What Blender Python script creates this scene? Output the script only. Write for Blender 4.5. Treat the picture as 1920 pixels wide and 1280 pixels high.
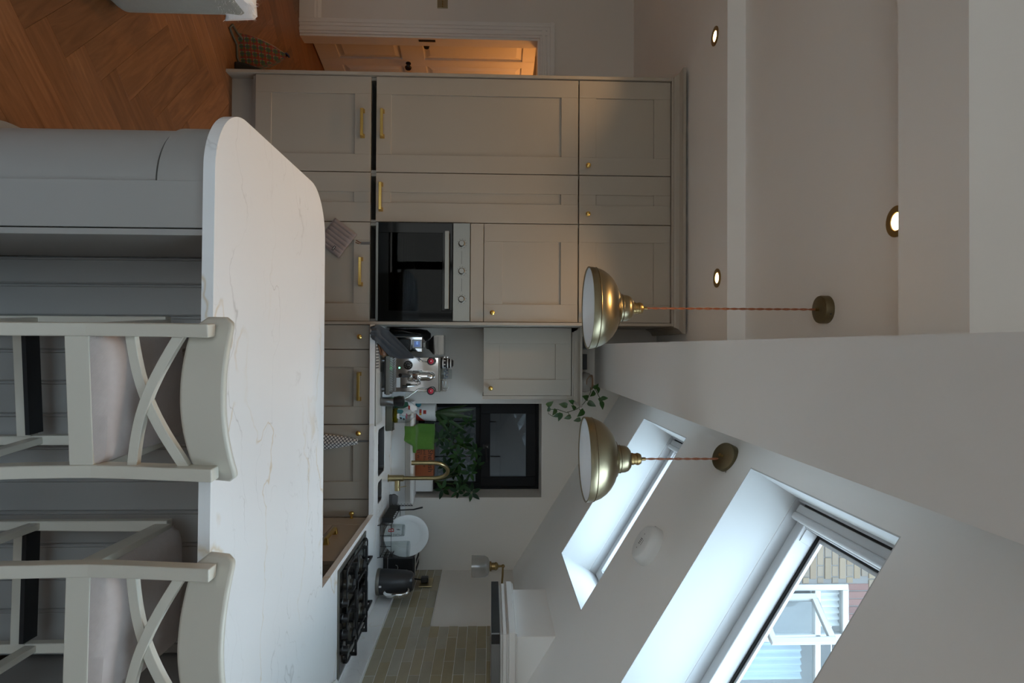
import bpy, bmesh, math, random
from mathutils import Matrix, Vector
PI = math.pi
R = math.radians
random.seed(7)
for o in list(bpy.data.objects):
    bpy.data.objects.remove(o, do_unlink=True)
scn = bpy.context.scene
COL = scn.collection

# ------------------------------------------------------------------ camera, sky, exposure
def make_camera():
    cam = bpy.data.cameras.new('camera')
    cam.sensor_fit = 'HORIZONTAL'; cam.sensor_width = 36.0
    cam.lens = 36.0 * 1129.8 / 1920.0
    cam.clip_start = 0.02
    o = bpy.data.objects.new('camera', cam); COL.objects.link(o)
    p, yw, r = 0.03542, 0.009377, 0.005284           # pitch up, yaw left, roll (the photo lies on its side)
    cy, sy, cp, sp, cr, sr = math.cos(yw), math.sin(yw), math.cos(p), math.sin(p), math.cos(r), math.sin(r)
    fwd = Vector((-sy*cp, cy*cp, sp)); right = Vector((cy, sy, 0)); up = right.cross(fwd)
    r2 = cr*right + sr*up; u2 = -sr*right + cr*up
    m = Matrix.Identity(4)
    for i in range(3):
        m[i][0] = u2[i]; m[i][1] = -r2[i]; m[i][2] = -fwd[i]
    m[2][3] = 1.6
    o.matrix_world = m
    scn.camera = o
make_camera()
scn.view_settings.view_transform = 'Standard'
try: scn.view_settings.look = 'None'
except Exception: pass
scn.view_settings.gamma = 1.0
scn.view_settings.use_curve_mapping = False
scn.view_settings.exposure = 1.2
SKY = (0.68, 0.85, 1.0); SKY_STRENGTH = 5.8
DOWNLIGHT_W = 2.3
HALL_W = 1.35
w = bpy.data.worlds.new('overcast_sky'); scn.world = w; w.use_nodes = True
nt = w.node_tree; nt.nodes.clear()
bgn = nt.nodes.new('ShaderNodeBackground'); wo = nt.nodes.new('ShaderNodeOutputWorld')
bgn.inputs[1].default_value = SKY_STRENGTH
# overcast sky: the standard (1 + 2 sin elevation) / 3 luminance from horizon to zenith, dim ground below
tcw = nt.nodes.new('ShaderNodeTexCoord'); spw = nt.nodes.new('ShaderNodeSeparateXYZ'); rpw = nt.nodes.new('ShaderNodeValToRGB')
nt.links.new(tcw.outputs['Generated'], spw.inputs[0])
mpw = nt.nodes.new('ShaderNodeMapRange'); mpw.inputs[1].default_value = -1; mpw.inputs[2].default_value = 1; nt.links.new(spw.outputs['Z'], mpw.inputs[0]); nt.links.new(mpw.outputs[0], rpw.inputs[0])
e_ = rpw.color_ramp.elements
e_[0].position = .0; e_[0].color = (.23, .225, .215, 1); e_[1].position = .49; e_[1].color = (.23, .225, .215, 1)
q_ = e_.new(.51); q_.color = (SKY[0]*.24, SKY[1]*.24, SKY[2]*.24, 1)
q_ = e_.new(1.); q_.color = (*SKY, 1)
nt.links.new(rpw.outputs[0], bgn.inputs[0])
nt.links.new(bgn.outputs[0], wo.inputs[0])
scn.cycles.max_bounces = 14; scn.cycles.diffuse_bounces = 7; scn.cycles.glossy_bounces = 5
scn.cycles.transparent_max_bounces = 16; scn.cycles.transmission_bounces = 8
scn.cycles.sample_clamp_indirect = 6.0
scn.cycles.use_denoising = True

# ------------------------------------------------------------------ materials
def mat(name, col=(.5, .5, .5), rough=.5, metal=0., spec=.5, emit=None, es=0., alpha=None, trans=0., coat=0., sheen=0.):
    m = bpy.data.materials.new(name); m.use_nodes = True
    b = m.node_tree.nodes['Principled BSDF']
    b.inputs['Base Color'].default_value = (*col, 1); b.inputs['Roughness'].default_value = rough
    b.inputs['Metallic'].default_value = metal; b.inputs['Specular IOR Level'].default_value = spec
    b.inputs['Coat Weight'].default_value = coat; b.inputs['Sheen Weight'].default_value = sheen
    b.inputs['Transmission Weight'].default_value = trans
    if emit: b.inputs['Emission Color'].default_value = (*emit, 1); b.inputs['Emission Strength'].default_value = es
    return m
def N(m, t, **k):
    n = m.node_tree.nodes.new(t)
    for a, v in k.items(): setattr(n, a, v)
    return n
def L(m, a, b): m.node_tree.links.new(a, b)
def bsdf(m): return m.node_tree.nodes['Principled BSDF']
def coords(m, scale=(1, 1, 1), kind='Object', rot=(0, 0, 0)):
    tc = N(m, 'ShaderNodeTexCoord'); mp = N(m, 'ShaderNodeMapping')
    mp.inputs['Scale'].default_value = scale; mp.inputs['Rotation'].default_value = rot
    L(m, tc.outputs[kind], mp.inputs[0]); return mp.outputs[0]
def noise(m, vec, scale, detail=4, rough=.5, dist=0.):
    n = N(m, 'ShaderNodeTexNoise'); n.inputs['Scale'].default_value = scale; n.inputs['Detail'].default_value = detail
    n.inputs['Roughness'].default_value = rough; n.inputs['Distortion'].default_value = dist
    if vec is not None: L(m, vec, n.inputs['Vector'])
    return n.outputs['Fac']
def ramp(m, fac, stops):
    r = N(m, 'ShaderNodeValToRGB'); e = r.color_ramp.elements
    while len(e) < len(stops): e.new(.5)
    for i, (p, c) in enumerate(stops):
        e[i].position = p; e[i].color = (*c, 1) if len(c) == 3 else c
    L(m, fac, r.inputs[0]); return r.outputs[0]
def mixc(m, fac, a, b, blend='MIX'):
    n = N(m, 'ShaderNodeMix', data_type='RGBA', blend_type=blend)
    if isinstance(fac, (int, float)): n.inputs[0].default_value = fac
    else: L(m, fac, n.inputs[0])
    for i, v in ((6, a), (7, b)):
        if isinstance(v, tuple): n.inputs[i].default_value = (*v, 1)
        else: L(m, v, n.inputs[i])
    return n.outputs[2]
def bump(m, h, strength=.1, dist=.01):
    b = N(m, 'ShaderNodeBump'); b.inputs['Strength'].default_value = strength; b.inputs['Distance'].default_value = dist
    L(m, h, b.inputs['Height']); L(m, b.outputs[0], bsdf(m).inputs['Normal'])
def math_(m, op, a, b=None):
    n = N(m, 'ShaderNodeMath', operation=op)
    for i, v in enumerate((a, b)):
        if v is None: continue
        if isinstance(v, (int, float)): n.inputs[i].default_value = v
        else: L(m, v, n.inputs[i])
    return n.outputs[0]

def paint(name, col, rough=.6, var=.03):
    m = mat(name, col, rough, spec=.35)
    v = coords(m); f = noise(m, v, 2.5, 3)
    c = mixc(m, f, tuple(x*(1-var) for x in col), tuple(min(1, x*(1+var)) for x in col))
    L(m, c, bsdf(m).inputs['Base Color']); bump(m, noise(m, v, 260, 2), .04, .002)
    return m
M = {}
M['wall'] = paint('wall_paint', (.70, .66, .61), .7)
M['ceiling'] = paint('ceiling_paint', (.82, .81, .79), .75)
M['trim'] = paint('trim_gloss', (.74, .72, .69), .35)
M['cabinet'] = paint('cabinet_paint', (.355, .318, .268), .42)
M['island'] = paint('island_paint', (.33, .315, .295), .42)
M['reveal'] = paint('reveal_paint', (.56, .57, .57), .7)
M['frame_white'] = paint('white_lacquer', (.58, .59, .60), .3)
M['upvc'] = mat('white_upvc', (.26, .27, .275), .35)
M['dark_gap'] = mat('dark_gap', (.01, .01, .01), .9)
M['gold'] = mat('gold_brass', (.80, .56, .17), .24, 1.0)
def brushed(name, col, rough, axis_scale):
    m = mat(name, col, rough, 1.0)
    v = coords(m, axis_scale); f = noise(m, v, 40, 3)
    L(m, mixc(m, f, tuple(x*.88 for x in col), tuple(min(1, x*1.1) for x in col)), bsdf(m).inputs['Base Color'])
    rr = N(m, 'ShaderNodeMapRange'); rr.inputs[3].default_value = rough*.8; rr.inputs[4].default_value = rough*1.3
    L(m, f, rr.inputs[0]); L(m, rr.outputs[0], bsdf(m).inputs['Roughness'])
    return m
M['antique'] = brushed('antique_brass', (.31, .262, .168), .30, (1, 1, 14)); bsdf(M['antique']).inputs['Anisotropic'].default_value = .6
M['rose'] = brushed('dull_bronze', (.20, .17, .105), .42, (1, 1, 6))
M['antique_dark'] = brushed('aged_brass', (.36, .25, .11), .35, (1, 1, 6))
M['tapbrass'] = brushed('tap_brass', (.50, .40, .21), .3, (1, 1, 8))
M['steel'] = brushed('brushed_steel', (.235, .225, .20), .40, (1, 14, 14))
M['chrome'] = mat('chrome', (.72, .72, .72), .08, 1.0)
M['darksteel'] = brushed('dark_steel', (.26, .27, .28), .3, (1, 1, 12))
M['sinksteel'] = brushed('sink_steel', (.30, .31, .32), .35, (8, 1, 1))
M['black'] = mat('black_plastic', (.012, .012, .013), .38)
M['charcoal'] = mat('charcoal_enamel', (.026, .026, .028), .34)
M['blackmatt'] = mat('black_matt', (.014, .014, .015), .7)
M['iron'] = mat('cast_iron', (.016, .016, .017), .55)
M['blackglass'] = mat('black_glass', (.005, .006, .006), .06, spec=.12)
M['blackframe'] = mat('black_window_frame', (.008, .009, .011), .5, spec=.2)
M['white'] = mat('white_ceramic', (.75, .75, .74), .18)
M['plastic_white'] = mat('white_plastic', (.70, .70, .69), .4)
M['red'] = mat('red_plastic', (.45, .02, .045), .3)
M['rubber'] = mat('dark_rubber', (.02, .02, .022), .8)
M['olive'] = mat('olive_tray', (.085, .085, .065), .55)
M['cord'] = mat('copper_cord', (.32, .11, .05), .6)
M['cream'] = paint('cream_lacquer', (.58, .545, .465), .34)
M['rope'] = mat('jute_rope', (.28, .16, .09), .85)
M['soil'] = mat('soil', (.03, .02, .015), .95)
M['stem'] = mat('plant_stem', (.05, .07, .02), .7)
M['wood_brown'] = mat('brown_wood', (.20, .075, .03), .45)

def glass(name, tint=(1, 1, 1), refl=.9):
    m = bpy.data.materials.new(name); m.use_nodes = True; t = m.node_tree; t.nodes.clear()
    out = N(m, 'ShaderNodeOutputMaterial'); mx = N(m, 'ShaderNodeMixShader'); tr = N(m, 'ShaderNodeBsdfTransparent')
    gl = N(m, 'ShaderNodeBsdfGlossy'); lw = N(m, 'ShaderNodeLayerWeight'); lw.inputs[0].default_value = .5
    gl.inputs['Roughness'].default_value = .01
    fr = math_(m, 'ADD', math_(m, 'MULTIPLY', math_(m, 'POWER', lw.outputs['Facing'], 5.), .6), .03)
    tr.inputs[0].default_value = (*tint, 1)
    L(m, math_(m, 'MULTIPLY', fr, refl), mx.inputs[0]); L(m, tr.outputs[0], mx.inputs[1]); L(m, gl.outputs[0], mx.inputs[2])
    L(m, mx.outputs[0], out.inputs[0]); return m
M['glass'] = glass('window_glass', (.93, .96, .97), 1.0)
M['drinkglass'] = glass('drinking_glass', (.86, .88, .88), 1.6)
M['smoke'] = glass('smoked_plastic', (.72, .70, .67), 1.2)
def frosted():
    m = bpy.data.materials.new('ribbed_glass'); m.use_nodes = True; t = m.node_tree; t.nodes.clear()
    out = N(m, 'ShaderNodeOutputMaterial'); a = N(m, 'ShaderNodeMixShader'); b = N(m, 'ShaderNodeMixShader')
    tr = N(m, 'ShaderNodeBsdfTransparent'); tl = N(m, 'ShaderNodeBsdfTranslucent'); gl = N(m, 'ShaderNodeBsdfGlossy')
    tr.inputs[0].default_value = (.9, .9, .9, 1); tl.inputs[0].default_value = (.7, .7, .7, 1); gl.inputs['Roughness'].default_value = .15
    a.inputs[0].default_value = .42; L(m, tr.outputs[0], a.inputs[1]); L(m, tl.outputs[0], a.inputs[2])
    b.inputs[0].default_value = .1; L(m, a.outputs[0], b.inputs[1]); L(m, gl.outputs[0], b.inputs[2]); L(m, b.outputs[0], out.inputs[0])
    return m
M['ribbed'] = frosted()

def marble():
    m = mat('veined_quartz', (.8, .78, .75), .16, spec=.5)
    v0 = coords(m, (1, 1, 1)); wn = N(m, 'ShaderNodeTexNoise'); wn.inputs['Scale'].default_value = 2.2; wn.inputs['Detail'].default_value = 5
    L(m, v0, wn.inputs['Vector'])
    add = N(m, 'ShaderNodeVectorMath', operation='SCALE'); L(m, wn.outputs['Color'], add.inputs[0]); add.inputs['Scale'].default_value = .5
    sm = N(m, 'ShaderNodeVectorMath', operation='ADD'); L(m, v0, sm.inputs[0]); L(m, add.outputs[0], sm.inputs[1])
    mp = N(m, 'ShaderNodeMapping'); mp.inputs['Scale'].default_value = (.75, 2.6, 2.6); mp.inputs['Rotation'].default_value = (0, 0, R(9)); L(m, sm.outputs[0], mp.inputs[0])
    def vein(scale, off, wdt):
        n = N(m, 'ShaderNodeTexNoise'); n.inputs['Scale'].default_value = scale; n.inputs['Detail'].default_value = 2.; n.inputs['Roughness'].default_value = .4
        o = N(m, 'ShaderNodeVectorMath', operation='ADD'); o.inputs[1].default_value = off; L(m, mp.outputs[0], o.inputs[0]); L(m, o.outputs[0], n.inputs['Vector'])
        d = math_(m, 'ABSOLUTE', math_(m, 'SUBTRACT', n.outputs['Fac'], .5))
        return ramp(m, d, [(0., (1, 1, 1)), (wdt, (0, 0, 0))])
    g1 = vein(1.5, (3.1, 1.7, 0), .0045); g2 = vein(2.6, (7.3, 2.2, 1), .005); y1 = vein(1.25, (11.2, 6.4, 2), .010)
    msk = ramp(m, noise(m, v0, 2.4, 3), [(.48, (0, 0, 0)), (.64, (1, 1, 1))])
    msk2 = ramp(m, noise(m, mp.outputs[0], 1.3, 3), [(.46, (0, 0, 0)), (.60, (1, 1, 1))])
    msk3 = ramp(m, noise(m, mp.outputs[0], 1.9, 3), [(.42, (0, 0, 0)), (.60, (1, 1, 1))])
    base = mixc(m, noise(m, v0, 1.5, 4), (.79, .79, .785), (.84, .84, .835))
    c = mixc(m, math_(m, 'MULTIPLY', math_(m, 'MULTIPLY', g1, msk3), .75), base, (.52, .51, .50))
    c = mixc(m, math_(m, 'MULTIPLY', math_(m, 'MULTIPLY', g2, msk), .6), c, (.50, .48, .46))
    c = mixc(m, math_(m, 'MULTIPLY', math_(m, 'MULTIPLY', y1, msk2), .6), c, (.62, .47, .26))
    L(m, c, bsdf(m).inputs['Base Color']); return m
M['marble'] = marble()

def oak():
    m = mat('oak_plank', (.3, .14, .06), .42, spec=.4)
    inf = N(m, 'ShaderNodeObjectInfo')
    tc = N(m, 'ShaderNodeTexCoord'); ad = N(m, 'ShaderNodeVectorMath', operation='ADD')
    sc = N(m, 'ShaderNodeVectorMath', operation='SCALE'); sc.inputs[0].default_value = (13.1, 7.7, 3.3); L(m, inf.outputs['Random'], sc.inputs['Scale'])
    L(m, tc.outputs['Object'], ad.inputs[0]); L(m, sc.outputs[0], ad.inputs[1])
    mp = N(m, 'ShaderNodeMapping'); mp.inputs['Scale'].default_value = (1.6, 13, 13); L(m, ad.outputs[0], mp.inputs[0])
    g = noise(m, mp.outputs[0], 2.2, 6, .6, 1.2); g2 = noise(m, mp.outputs[0], 11, 4, .6, .4)
    c = ramp(m, g, [(.3, (.135, .055, .021)), (.52, (.205, .089, .036)), (.72, (.27, .126, .055))])
    c = mixc(m, math_(m, 'MULTIPLY', g2, .35), c, (.13, .052, .020))
    rr = N(m, 'ShaderNodeMapRange'); rr.inputs[3].default_value = .76; rr.inputs[4].default_value = 1.2; L(m, inf.outputs['Random'], rr.inputs[0])
    cm = N(m, 'ShaderNodeVectorMath', operation='SCALE'); L(m, c, cm.inputs[0]); L(m, rr.outputs[0], cm.inputs['Scale'])
    L(m, cm.outputs[0], bsdf(m).inputs['Base Color']); bump(m, g2, .06, .003); return m
M['oak'] = oak()
M['subfloor'] = mat('floor_joint', (.09, .04, .016), .6)

def varied(name, cols, rough=.4, sc=9, obj=True, spec=.5):
    m = mat(name, cols[0], rough, spec=spec)
    inf = N(m, 'ShaderNodeObjectInfo')
    c = ramp(m, inf.outputs['Random'], [(i/(len(cols)-1), x) for i, x in enumerate(cols)])
    v = coords(m); f = noise(m, v, sc, 4)
    dark = N(m, 'ShaderNodeVectorMath', operation='SCALE'); L(m, c, dark.inputs[0]); dark.inputs['Scale'].default_value = .78
    L(m, mixc(m, f, dark.outputs[0], c), bsdf(m).inputs['Base Color']); bump(m, f, .1, .004)
    return m
M['tile'] = varied('glazed_tile', [(.38, .325, .21), (.44, .395, .285), (.40, .335, .20), (.45, .42, .335), (.37, .34, .26)], .22, 14)
M['grout'] = mat('grout', (.72, .71, .67), .9)
M['brick'] = varied('stock_brick', [(.125, .092, .06), (.145, .114, .08), (.115, .098, .08), (.138, .105, .066), (.15, .128, .096)], .85, 25)
M['redbrick'] = varied('red_brick', [(.10, .055, .05), (.12, .065, .058), (.09, .048, .045)], .85, 25)
M['mortar'] = mat('mortar', (.10, .10, .10), .9)
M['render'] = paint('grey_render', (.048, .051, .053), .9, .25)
M['leaf_dark'] = varied('schefflera_leaf', [(.010, .030, .012), (.016, .045, .014), (.03, .085, .016), (.012, .034, .016)], .5, 20, spec=.22)
M['leaf_pothos'] = varied('pothos_leaf', [(.018, .07, .010), (.03, .10, .014), (.014, .05, .008), (.06, .11, .02)], .35, 24)
M['leaf_yucca'] = varied('yucca_leaf', [(.022, .06, .012), (.045, .085, .016), (.02, .05, .012)], .4, 20)

def weave(name, c1, c2, scale=900, rough=.9):
    m = mat(name, c1, rough, sheen=.2, spec=.2)
    tc = N(m, 'ShaderNodeTexCoord'); wv = N(m, 'ShaderNodeTexWave', wave_type='BANDS', bands_direction='DIAGONAL')
    wv.inputs['Scale'].default_value = scale; L(m, tc.outputs['Object'], wv.inputs['Vector'])
    f = noise(m, tc.outputs['Object'], 60, 3)
    L(m, mixc(m, math_(m, 'MULTIPLY', math_(m, 'ADD', wv.outputs['Fac'], f), .5), c1, c2), bsdf(m).inputs['Base Color'])
    bump(m, wv.outputs['Fac'], .25, .002); return m
M['seat_fabric'] = weave('seat_twill', (.42, .355, .325), (.54, .47, .435), 150)
M['sofa'] = weave('sofa_linen', (.26, .27, .24), (.34, .35, .31), 120)
M['fur'] = mat('white_fleece', (.75, .75, .75), 1., sheen=.5)
M['green_cloth'] = weave('green_microfibre', (.075, .175, .03), (.11, .24, .045), 160)
M['dark_cloth'] = weave('charcoal_cloth', (.022, .027, .033), (.05, .058, .068), 90)
M['glove'] = weave('mauve_quilt', (.22, .185, .18), (.27, .225, .22), 200)
def checks(name, base, lines, sc, ang=0., wid=.14, extra=None):
    m = mat(name, base, .9, sheen=.2, spec=.2)
    v = coords(m, (sc, sc, sc), 'Object', (0, ang, 0)); sp = N(m, 'ShaderNodeSeparateXYZ'); L(m, v, sp.inputs[0])
    def line(s, off=0., w_=wid): return math_(m, 'LESS_THAN', math_(m, 'FRACT', math_(m, 'ADD', s, off)), w_)
    c = mixc(m, math_(m, 'MAXIMUM', line(sp.outputs['X']), line(sp.outputs['Z'])), base, lines)
    if extra:
        for (col, off, w_) in extra:
            c = mixc(m, math_(m, 'MULTIPLY', math_(m, 'MAXIMUM', line(sp.outputs['X'], off, w_), line(sp.outputs['Z'], off, w_)), .8), c, col)
    L(m, c, bsdf(m).inputs['Base Color']); return m
M['check_towel'] = checks('check_towel', (.62, .60, .57), (.02, .025, .04), 62, R(38), .24)
M['tartan'] = checks('tartan', (.09, .13, .04), (.35, .36, .30), 26, 0, .07, [((.26, .035, .03), .3, .34), ((.04, .06, .10), .68, .12)])
M['rope_grey'] = mat('grey_rope', (.10, .10, .085), .9)
M['blue_tab'] = mat('blue_tab', (.02, .03, .08), .8)
M['orange_tin'] = mat('orange_tin', (.30, .075, .02), .4)
M['ink'] = mat('black_ink', (.012, .010, .010), .7)
M['print_grey'] = mat('grey_print', (.12, .12, .12), .7)
M['print_red'] = mat('red_print', (.36, .03, .02), .6)
M['print_white'] = mat('white_print', (.65, .65, .63), .6)
M['print_yellow'] = mat('yellow_print', (.55, .27, .03), .6)
M['cyan'] = mat('turquoise_plastic', (.04, .24, .30), .5)
M['teal'] = mat('teal_print', (.03, .14, .15), .5)
M['skyblue'] = mat('pale_blue_print', (.30, .48, .55), .5)
M['dgreen'] = mat('dark_green_label', (.006, .07, .035), .5)
M['pinkprint'] = mat('pink_print', (.35, .09, .14), .6)
M['soap'] = glass('soap_liquid', (.55, .50, .06), 1.0)
M['greybrush'] = mat('grey_bristle', (.14, .145, .15), .8)
M['lcd'] = mat('lcd_screen', (.01, .02, .06), .2, emit=(.10, .18, .45), es=.25)
M['led'] = mat('green_led', (.0, .3, .1), .3, emit=(.05, 1., .25), es=9.)
M['lamp'] = mat('lamp_face', (1, .9, .7), .5, emit=(1., .62, .22), es=9.)
M['curtain'] = mat('white_curtain', (.50, .52, .53), .9)
M['blind'] = mat('pale_blind', (.28, .36, .42), .9)
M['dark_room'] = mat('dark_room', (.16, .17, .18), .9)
M['shade_inside'] = mat('shade_inside', (.72, .76, .80), .45)
M['board'] = mat('pale_board', (.42, .41, .38), .5)
M['beans'] = mat('coffee_beans', (.03, .016, .010), .6)

# ------------------------------------------------------------------ mesh helpers
class G:
    def __init__(s): s.v = []; s.f = []
    def add(s, vs, fs, T=None):
        o = len(s.v)
        s.v += [tuple(T @ Vector(p)) if T is not None else tuple(p) for p in vs]
        s.f += [tuple(i+o for i in f) for f in fs]; return s
    def box(s, x0, x1, y0, y1, z0, z1, T=None):
        vs = [(x, y, z) for z in (z0, z1) for y in (y0, y1) for x in (x0, x1)]
        return s.add(vs, [(0, 2, 3, 1), (4, 5, 7, 6), (0, 1, 5, 4), (2, 6, 7, 3), (0, 4, 6, 2), (1, 3, 7, 5)], T)
    def prism(s, poly, z0, z1, T=None):
        n = len(poly); vs = [(x, y, z0) for x, y in poly] + [(x, y, z1) for x, y in poly]
        fs = [tuple(range(n-1, -1, -1)), tuple(range(n, 2*n))] + [(i, (i+1) % n, n+(i+1) % n, n+i) for i in range(n)]
        return s.add(vs, fs, T)
    def lathe(s, prof, n=32, T=None, cap=True):
        vs = []; fs = []
        for r, z in prof:
            for k in range(n):
                a = 2*PI*k/n; vs.append((r*math.cos(a), r*math.sin(a), z))
        for i in range(len(prof)-1):
            for k in range(n):
                k2 = (k+1) % n; fs.append((i*n+k, i*n+k2, (i+1)*n+k2, (i+1)*n+k))
        if cap:
            if prof[0][0] > 1e-6: fs.append(tuple(range(n-1, -1, -1)))
            if prof[-1][0] > 1e-6: fs.append(tuple((len(prof)-1)*n+k for k in range(n)))
        return s.add(vs, fs, T)
    def tube(s, pts, r, n=8, close=False, flat=None):
        P = [Vector(p) for p in pts]; vs = []; fs = []; prev = None
        rs = r if isinstance(r, (list, tuple)) else [r]*len(P)
        for i, p in enumerate(P):
            a = P[i-1] if (i > 0 or close) else p; b = P[(i+1) % len(P)] if (i < len(P)-1 or close) else p
            t = (b-a).normalized()
            if prev is None:
                u = t.cross(Vector((0, 0, 1)));
                if u.length < .05: u = t.cross(Vector((0, 1, 0)))
                u.normalize()
            else:
                u = (prev - t*prev.dot(t))
                if u.length < 1e-4: u = t.cross(Vector((1, 0, 0)))
                u.normalize()
            prev = u; vv = t.cross(u)
            for k in range(n):
                a_ = 2*PI*k/n; q = p + u*(rs[i]*math.cos(a_)) + vv*(rs[i]*math.sin(a_)*(flat or 1)); vs.append(tuple(q))
        m = len(P)
        for i in range(m if close else m-1):
            for k in range(n):
                k2 = (k+1) % n; j = (i+1) % m; fs.append((i*n+k, i*n+k2, j*n+k2, j*n+k))
        if not close: fs += [tuple(range(n-1, -1, -1)), tuple((m-1)*n+k for k in range(n))]
        return s.add(vs, fs)
    def bar(s, a, b, w_, h, up=(0, 0, 1)):
        a, b = Vector(a), Vector(b); t = (b-a); ln = t.length; t.normalize(); u = t.cross(Vector(up)).normalized(); v = u.cross(t)
        T = Matrix((( u[0], t[0], v[0], a[0]), (u[1], t[1], v[1], a[1]), (u[2], t[2], v[2], a[2]), (0, 0, 0, 1)))
        return s.box(-w_/2, w_/2, 0, ln, -h/2, h/2, T)
    def grid(s, fn, nu, nv):
        vs = [tuple(fn(i/nu, j/nv)) for j in range(nv+1) for i in range(nu+1)]
        fs = [(j*(nu+1)+i, j*(nu+1)+i+1, (j+1)*(nu+1)+i+1, (j+1)*(nu+1)+i) for j in range(nv) for i in range(nu)]
        return s.add(vs, fs)
    def sphere(s, c, r, n=14, m=8, sc=(1, 1, 1)):
        prof = [(r*math.sin(PI*i/m), -r*math.cos(PI*i/m)) for i in range(m+1)]
        T = Matrix.Translation(c) @ Matrix.Diagonal((*sc, 1)); return s.lathe(prof, n, T, cap=False)
    def build(s, name, m, parent=None, bevel=0., smooth=False, seg=2, sub=0, solid=0.):
        off = Vector((0, 0, 0)); q = parent
        while q is not None: off += q.location; q = q.parent
        me = bpy.data.meshes.new(name); me.from_pydata([tuple(Vector(p)-off) for p in s.v], [], s.f); me.validate()
        bm = bmesh.new(); bm.from_mesh(me); bmesh.ops.remove_doubles(bm, verts=bm.verts, dist=1e-5)
        if not solid: bmesh.ops.recalc_face_normals(bm, faces=bm.faces)
        bm.to_mesh(me); bm.free()
        o = bpy.data.objects.new(name, me); COL.objects.link(o); me.materials.append(m)
        if parent is not None: o.parent = parent
        if smooth:
            for p in me.polygons: p.use_smooth = True
        if solid:
            d = o.modifiers.new('thickness', 'SOLIDIFY'); d.thickness = solid; d.offset = 0
        if bevel:
            d = o.modifiers.new('bevel', 'BEVEL'); d.width = bevel; d.segments = seg; d.limit_method = 'ANGLE'; d.angle_limit = R(40)
        if sub:
            d = o.modifiers.new('sub', 'SUBSURF'); d.levels = sub; d.render_levels = sub
        if smooth and not sub:
            try: me.set_sharp_from_angle(angle=R(38))
            except Exception: pass
        return o
def TR(x=0, y=0, z=0, rx=0, ry=0, rz=0):
    return Matrix.Translation((x, y, z)) @ Matrix.Rotation(rz, 4, 'Z') @ Matrix.Rotation(ry, 4, 'Y') @ Matrix.Rotation(rx, 4, 'X')
def tag(o, label, cat, group=None):
    o['label'] = label; o['category'] = cat
    if group: o['group'] = group
    return o
def thing(name, label, cat, loc=(0, 0, 0), group=None):
    o = bpy.data.objects.new(name, None); COL.objects.link(o); o.location = loc; o.empty_display_size = .05
    return tag(o, label, cat, group)
def struct(o): o['kind'] = 'structure'; return o
def sroot(name, loc=(0, 0, 0)):
    o = bpy.data.objects.new(name, None); COL.objects.link(o); o.location = loc; o.empty_display_size = .05; return struct(o)
def dup(root, loc, rz=0., label=None):
    def cp(o, p):
        c = o.copy(); COL.objects.link(c)
        if p is not None: c.parent = p
        for ch in o.children: cp(ch, c)
        return c
    r = cp(root, None); r.location = loc; r.rotation_euler = (0, 0, rz)
    if label: r['label'] = label
    return r
def text(body, size, T, m, name, parent, depth=.0006, align='LEFT'):
    cu = bpy.data.curves.new(name, 'FONT'); cu.body = body; cu.size = size; cu.extrude = depth; cu.align_x = align; cu.resolution_u = 3
    ob = bpy.data.objects.new(name+'_tmp', cu); COL.objects.link(ob)
    dg = bpy.context.evaluated_depsgraph_get(); me = bpy.data.meshes.new_from_object(ob.evaluated_get(dg)); bpy.data.objects.remove(ob, do_unlink=True)
    off = Vector((0, 0, 0)); q = parent
    while q is not None: off += q.location; q = q.parent
    me.transform(Matrix.Translation(-off) @ T); me.materials.clear(); me.materials.append(m)
    o = bpy.data.objects.new(name, me); COL.objects.link(o); o.parent = parent; return o

# ------------------------------------------------------------------ room shell
# floor with herringbone planks
fl = sroot('floor')
G().box(-3.3, 1.75, -2.3, 6.9, -.12, -.004).build('screed', M['subfloor'], fl)
PW, PL = .1425, .57
me_plank = None
def plank_mesh():
    g = G().box(.0004, PL-.0004, .0004, PW-.0004, -.012, 0.)
    o = g.build('plank', M['oak'], None, bevel=.0006, seg=1); return o
pk = plank_mesh(); first = True; cnt = 0
rot45 = R(45); ca, sa = math.cos(rot45), math.sin(rot45)
X0, Y0 = -1.078, 2.109 - .0  # lower corner of one plank's end
for band in range(-3, 3):
    for i in range(-16, 36):
        for hv in (0, 1):
            ox = i*PW + band*(-PL); oy = i*PW + band*PL
            if hv == 0: px, py, rz = ox, oy, 0.
            else: px, py, rz = ox+PW, oy+PW, PI/2
            wx, wy = X0 + px*ca - py*sa, Y0 + px*sa + py*ca
            ang = rot45 + rz
            cx, cyy = wx + (PL/2)*math.cos(ang) - (PW/2)*math.sin(ang), wy + (PL/2)*math.sin(ang) + (PW/2)*math.cos(ang)
            if not (-3.2 < cx < 1.5 and .35 < cyy < 6.2): continue
            if cyy > 4.95 and cx > -1.85: continue
            if cx > -.45 and cyy > 2.05: continue
            if cx > -1.4 and cyy > 3.95: continue
            o = pk if first else pk.copy()
            if not first: COL.objects.link(o)
            first = False; o.parent = fl; o.location = (wx, wy, 0); o.rotation_euler = (0, 0, ang); cnt += 1

CZ1, CZ2, CZ3 = 2.80, 2.894, 3.02
SOF = 2.35
sl, z0 = -.617093, 2.746435
def slz(x): return z0 + sl*x
# ceilings (main room)
c = sroot('ceiling')
G().box(-3.3, .2, 3.02, 5.05, CZ1, CZ1+.3).build('ceiling_panel', M['ceiling'], c)
G().box(-3.3, .2, 1.6, 3.02, CZ2, CZ2+.2).build('ceiling_panel', M['ceiling'], c)
G().box(-3.3, .2, 1.469, 1.733, CZ1, CZ3+.1).build('ceiling_beam', M['ceiling'], c)
G().box(-3.3, .2, -2.3, 1.469, CZ3, CZ3+.1).build('ceiling_panel', M['ceiling'], c)
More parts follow.
